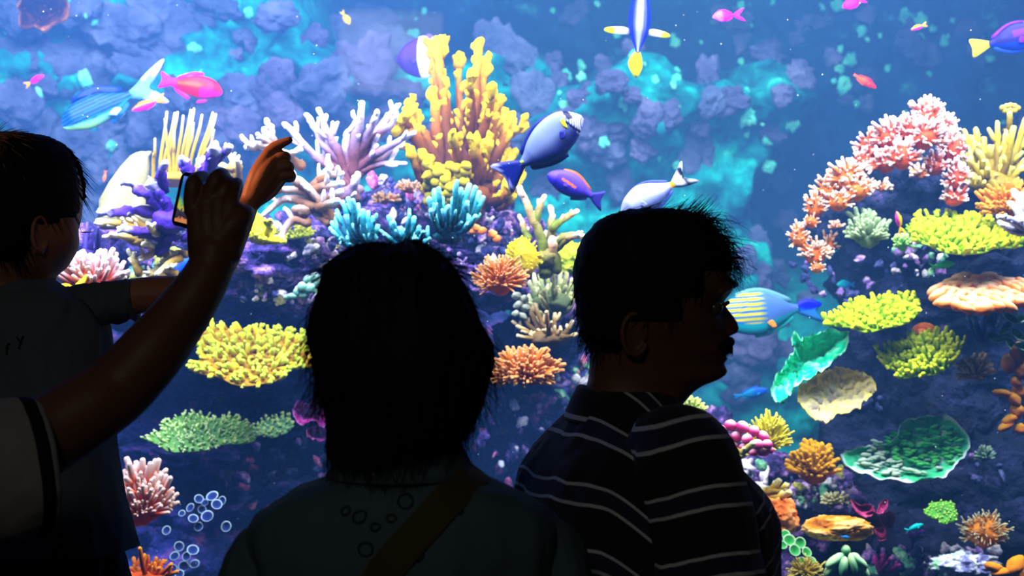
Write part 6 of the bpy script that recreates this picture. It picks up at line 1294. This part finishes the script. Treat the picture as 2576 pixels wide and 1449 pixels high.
V, f = join(ps); V = folds(V, .012, (34, 34, 2), 31); part('shorts', V, f, M_short, boy)
ps = []
for sd in (-1, 1): ps.append(wtube([btb + l_ * sd * .085 + [0, 0, .95], btb + l_ * sd * .085 + f_ * .01 + [0, 0, .78], btb + l_ * sd * .085 + [0, 0, .61]], [.06, .045, .03], 8, 20))
V, f = join(ps); part('legs', V, f, M_skinL, boy)
for sd in (-1, 1):
    th = np.arange(20) * 2 * math.pi / 20; c = btb + l_ * sd * .085 + f_ * .04; R = [c + f_ * (np.cos(th) * a)[:, None] + l_ * (np.sin(th) * w_)[:, None] + [0, 0, .55 + z] for z, a, w_ in ((0, .09, .036), (.02, .095, .038), (.045, .07, .035), (.075, .04, .03))]; V, f = loft(R); part('shoe', V, f, plain('grey_shoe', (.05, .05, .05), .6, .3), boy)
def bgrow(u, y, v):
    lim = 172 if (v > 95) else (150 if v > 60 else 0)
    if abs(y) > 60: lim = 118 if v > 40 else (72 if v > 22 else -22 - (22 - v) * .15)
    elif v <= 60: lim = -30
    if v < -72: return -10
    if u > lim: return -10
    return min(1, (lim - u) / 40 + .12) * (8 + 5 * max(0, min(1, (v - 30) / 60))) * (1 if v > -40 else max(.2, (v + 74) / 34))
HCV, HCF, _, _ = hair_cap(brows, orgb, BYW, kb, bgrow, None, 140, 110); part('hair', HCV + .0015 * np.stack([fbm(HCV * 180, 4, 2)] * 3, 1), HCF, M_hair, boy)
hcb = np.array(fb(-10, 0, 60)); fv = np.array([math.cos(BYW), math.sin(BYW), 0]); crown = np.array(fb(-70, 0, 200))
def bflow(p, n, q):
    d = p - crown; d = d - n * np.dot(d, n) * .6; return d / (np.linalg.norm(d) + 1e-6) + np.array([q.gauss(0, .12), q.gauss(0, .12), -.35])
C, Rr = grow_strands(HCV, hcb, q, 1500, .034, bflow, .10, .12, .0006, 7); V, f = strand_mesh(C, Rr); o = part('hair_strands', V, f, M_hair, boy); o['kind'] = 'stuff'
for sd in (-1, 1):
    V, f = ico(2); part('eye', np.array([fb(120 + p[0] * 18, sd * 52 + p[1] * 18, 6 + p[2] * 15) for p in V]), f, M_eye, boy)
    C = [[fb(150 + i * .1, sd * (42 + 3.4 * i), 10), fb(164, sd * (44 + 3.6 * i), 8), fb(172, sd * (46 + 3.8 * i), 11)] for i in range(11)]; V, f = strand_mesh(C, [.0004] * 11); part('eyelashes', V, f, M_hair, boy)
# printed letters on the tee shirt
bt_ = bvh_of(tee); M_print = plain('dark_print', (.012, .012, .016), .7, .2)
for ch, px, py, sz, rot in (('f', 12, 893, 44, -.08), ('y', 44, 868, 46, .12)):
    cu = bpy.data.curves.new('lettering', 'FONT'); cu.body = ch; cu.size = 1.0; cu.resolution_u = 3; to = bpy.data.objects.new('lettering', cu); COL.objects.link(to); dg = bpy.context.evaluated_depsgraph_get(); me = bpy.data.meshes.new_from_object(to.evaluated_get(dg)); bpy.data.objects.remove(to)
    co = []
    for v in me.vertices:
        x, y = v.co.x * sz, v.co.y * sz; X_, Y_ = px + x * math.cos(rot) - y * math.sin(rot), py - (x * math.sin(rot) + y * math.cos(rot)); h, n = cast(bt_, X_, Y_)
        if h is None: h, n = P(X_, Y_, YB - .09), Vector((0, -1, 0))
        if n.y > 0: n = -n
        co.append(np.array(h + n * .0025))
    fs = [tuple(p.vertices) for p in me.polygons]; part('lettering', co, fs, M_print, boy, smooth=False)
# bench the boy stands on (below the frame)
M_wood = plain('dark_bench_wood', (.05, .03, .02), .5, .3, .3, 40, .3); bench = empty('viewing_bench', (XB, YB + .02, 0), 'dark wooden bench the boy stands on', 'bench')
def bx(name, lo, hi, m, parent):
    x0, y0, z0 = lo; x1, y1, z1 = hi; V = [(x0, y0, z0), (x1, y0, z0), (x1, y1, z0), (x0, y1, z0), (x0, y0, z1), (x1, y0, z1), (x1, y1, z1), (x0, y1, z1)]
    part(name, V, [(0, 3, 2, 1), (4, 5, 6, 7), (0, 1, 5, 4), (1, 2, 6, 5), (2, 3, 7, 6), (3, 0, 4, 7)], m, parent, smooth=False)
for j in range(3): bx('slat', (XB - .5, YB - .13 + .105 * j, .51), (XB + .5, YB - .035 + .105 * j, .55), M_wood, bench)
for sx in (-.44, .38): bx('leg', (XB + sx, YB - .12, 0), (XB + sx + .06, YB + .16, .51), M_wood, bench)

# ============ the person reaching in from the left with a phone
YP = 1.70; XP = -1.06
phoner = empty('person', (XP, YP, 0), 'person cut by the left edge, pale sleeve with dark band, holding out a phone', 'person')
kp = 1.74 / F
armp = [(-110, 1185, 1.70, 112), (60, 1122, 1.73, 106), (140, 1080, 1.75, 99), (230, 1024, 1.77, 94), (302, 972, 1.79, 88), (380, 888, 1.80, 83), (450, 800, 1.82, 72), (500, 728, 1.83, 63), (530, 672, 1.84, 57), (540, 630, 1.845, 60)]
ph = [ptube(armp, 6, 36)]
ph += [ptube([(330, 1005, 1.78, 46), (325, 1000, 1.78, 46)], 3, 16)]
W = 1.845
# back of the hand: one tube per metacarpal, then fingers that fold over the phone's top edge
for (bx_, by_), (kx, ky), r0, r1 in [((515, 640), (496, 530), 42, 27), ((530, 640), (520, 518), 44, 29), ((550, 640), (552, 510), 44, 30), ((568, 640), (580, 520), 42, 27)]:
    ph.append(ptube([(bx_, by_, W, r0), ((bx_ + kx) / 2, (by_ + ky) / 2, W - .004, (r0 + r1) / 2 + 1), (kx, ky, W, r1)], 5, 20))
ph += [ptube([(488, 535, W, 25), (484, 500, W - .002, 23), (487, 466, W - .002, 22), (494, 452, W + .014, 20), (508, 446, W + .036, 17), (518, 452, W + .056, 15), (518, 478, W + .068, 12)], 5, 18),
       ptube([(524, 525, W, 25), (532, 485, W - .002, 23), (545, 452, W - .002, 23), (554, 443, W + .018, 21), (562, 444, W + .042, 18), (562, 470, W + .064, 14), (560, 498, W + .07, 12)], 5, 18),
       ptube([(556, 520, W, 24), (562, 490, W, 22), (568, 466, W + .004, 20), (574, 460, W + .024, 18), (576, 470, W + .05, 15), (574, 492, W + .066, 13)], 5, 18),
       ptube([(584, 525, W, 21), (583, 494, W + .004, 19), (590, 470, W + .014, 18), (596, 462, W + .036, 16), (598, 474, W + .056, 14), (594, 496, W + .066, 12)], 5, 18),
       ptube([(560, 600, W - .004, 42), (590, 562, W - .006, 32), (612, 542, W + .002, 26), (622, 536, W + .026, 20), (620, 534, W + .046, 15)], 5, 20),
       ptube([(572, 640, W, 34), (596, 590, W, 24), (606, 566, W, 20)], 5, 18)]
AV, AF = remesh(*join(ph), .0024, 3)
prow = [(1.42, 0, .06, .065), (1.38, 0, .08, .10), (1.345, -.005, .10, .16), (1.30, 0, .115, .185), (1.20, 0, .12, .19), (1.08, 0, .125, .185), (.95, 0, .13, .18), (.90, 0, .13, .18)]
PT = math.radians(80); hr, _ = head_loft(grows, np.array([XP, YP + .03, 1.60]), math.radians(60), .00051, n=80, kk=72, sock=[(55, 16, 24, 20, 12)])
armL = [np.array([XP - .16, YP, 1.32]), np.array([XP - .22, YP + .02, 1.1]), np.array([XP - .22, YP + .10, .9]), np.array([XP - .2, YP + .16, .82])]; hp = [wtube(armL, [.055, .047, .036, .028])] + relaxed_hand(armL[-1], (0, .3, -1), (-1, 0, 0), (0, 1, 0), .18, 1)
V, f = join([loft(hr), loft(torso(prow, (XP, YP), PT, off=-.012)), (AV, AF), remesh(*join(hp), .004, 1)]); part('body', V, f, M_skinD, phoner)
M_pale = plain('pale_cotton', (.30, .31, .30), .9, .1, .3, 500, .08)
V, f = loft(torso(prow, (XP, YP), PT, n=60, kk=100)); V = folds(V, .006, (20, 20, 6), 41); tee2 = part('tee_shirt', V, f, M_pale, phoner)
slv = [(-330, 1215, 1.64, 210), (-200, 1215, 1.66, 202), (-60, 1200, 1.70, 188), (30, 1186, 1.722, 177), (112, 1172, 1.743, 168)]
R = fold_rings(open_tube(slv), .005, (10, 24, 24), 43); Vo, fo = loft(R, False); nV = len(Vo); inner = np.vstack([(r - r.mean(0)) * .955 + r.mean(0) for r in R])
kk = 72; fi = [tuple(i + nV for i in reversed(qq)) for qq in fo]; b0 = (len(R) - 1) * kk; rim = [(b0 + j, b0 + (j + 1) % kk, nV + b0 + (j + 1) % kk, nV + b0 + j) for j in range(kk)]
sl = part('sleeve', np.vstack([Vo, inner]), fo + fi + rim, M_pale, tee2)
RR = Vo.reshape(len(R), kk, 3); px_of = [1288 + r[:, 0].mean() / r[:, 1].mean() * F for r in RR]
def at_px(x, grow):
    j = int(np.clip(np.searchsorted(px_of, x), 1, len(R) - 1)); t = np.clip((x - px_of[j - 1]) / (px_of[j] - px_of[j - 1] + 1e-9), 0, 1); r = RR[j - 1] * (1 - t) + RR[j] * t; return (r - r.mean(0)) * grow + r.mean(0)
V, f = loft([at_px(x, g) for x, g in ((64, 1.002), (65, 1.012), (74, 1.014), (83, 1.014), (92, 1.014), (97, 1.012), (98, 1.002))], False); part('sleeve_band', V, f, plain('dark_knit_band', (.012, .010, .012), .85, .1), tee2)
def ggrow(u, y, v):
    if v < -60: return -10
    lim = 165 if v > 130 else (120 if v > 60 else (50 if v > 0 else -60)); return 12 if u < lim else -10
HCV, HCF, _, _ = hair_cap(grows, np.array([XP, YP + .03, 1.60]), math.radians(60), .00051, ggrow, None, 80, 72); part('hair', HCV, HCF, M_hair, phoner)
legs(phoner, (XP, YP), PT, .95, plain('grey_trousers', (.03, .03, .035), .8, .2, .2, 300), plain('black_shoe', (.01, .01, .01), .4, .4))
# phone with rounded corners, lit screen
phn = empty('phone', P(515, 505, 1.89), 'phone with black rim and lit screen showing the reef, held over the visitors', 'phone')
A0, A1 = np.array(P(433, 565, 1.945)), np.array(P(462, 431, 1.945)); B1 = np.array(P(604, 462, 1.872)); ex = B1 - A1; Lx = np.linalg.norm(ex); ex /= Lx; ey = A1 - A0; Ly = np.linalg.norm(ey); ey = ey / Ly; ez = np.cross(ex, ey); ez /= np.linalg.norm(ez)
ez = ez if ez[1] < 0 else -ez
def rrect(x0, x1, y0, y1, r, z, n=6):
    out = []
    for cx, cy_, a0 in ((x1 - r, y1 - r, 0), (x0 + r, y1 - r, 90), (x0 + r, y0 + r, 180), (x1 - r, y0 + r, 270)):
        for i in range(n + 1): a = math.radians(a0 + 90 * i / n); out.append(A0 + ex * (cx + r * math.cos(a)) + ey * (cy_ + r * math.sin(a)) + ez * z)
    return np.array(out)
rr_ = .011; V, f = loft([rrect(.002, Lx - .002, .002, Ly - .002, rr_, -.0045), rrect(0, Lx, 0, Ly, rr_, -.003), rrect(0, Lx, 0, Ly, rr_, .003), rrect(.0015, Lx - .0015, .0015, Ly - .0015, rr_, .0042)]); part('case', V, f, plain('black_phone_case', (.008, .010, .008), .3, .5), phn, smooth=False)
m, nt, b = new_mat('lit_screen'); b.inputs['Base Color'].default_value = (.01, .01, .01, 1)
tc = nt.nodes.new('ShaderNodeAttribute'); tc.attribute_name = 'tip'; no = nt.nodes.new('ShaderNodeTexNoise'); no.inputs['Scale'].default_value = 120; no.inputs['Detail'].default_value = 5; tco = nt.nodes.new('ShaderNodeTexCoord'); nt.links.new(tco.outputs['Object'], no.inputs['Vector'])
mm = nt.nodes.new('ShaderNodeMath'); mm.operation = 'MULTIPLY_ADD'; mm.inputs[1].default_value = .35; nt.links.new(no.outputs['Fac'], mm.inputs[0]); nt.links.new(tc.outputs['Fac'], mm.inputs[2])
r = nt.nodes.new('ShaderNodeValToRGB'); e = r.color_ramp.elements; e[0].position, e[0].color = .16, c4(srgb(216, 140, 80)); e[1].position, e[1].color = 1.15 if False else 1.0, c4(srgb(40, 90, 190))
for p_, c_ in ((.26, (206, 130, 80)), (.30, (34, 30, 60)), (.40, (60, 56, 80)), (.44, (200, 190, 60)), (.52, (120, 170, 90)), (.58, (30, 120, 170)), (.8, (24, 100, 180)), (.92, (90, 120, 220))): x = e.new(p_); x.color = c4(srgb(*c_))
nt.links.new(mm.outputs[0], r.inputs['Fac']); nt.links.new(r.outputs['Color'], b.inputs['Emission Color']); b.inputs['Emission Strength'].default_value = .9
R1 = rrect(.0085, Lx - .0085, .006, Ly - .006, .001, .0046); cen = R1.mean(0); V = np.vstack([R1, cen]); n_ = len(R1)
part('screen', V, [(j, (j + 1) % n_, n_) for j in range(n_)], m, phn, {'tip': ((V - A0) @ ey) / Ly * .85 - .02}, smooth=False)
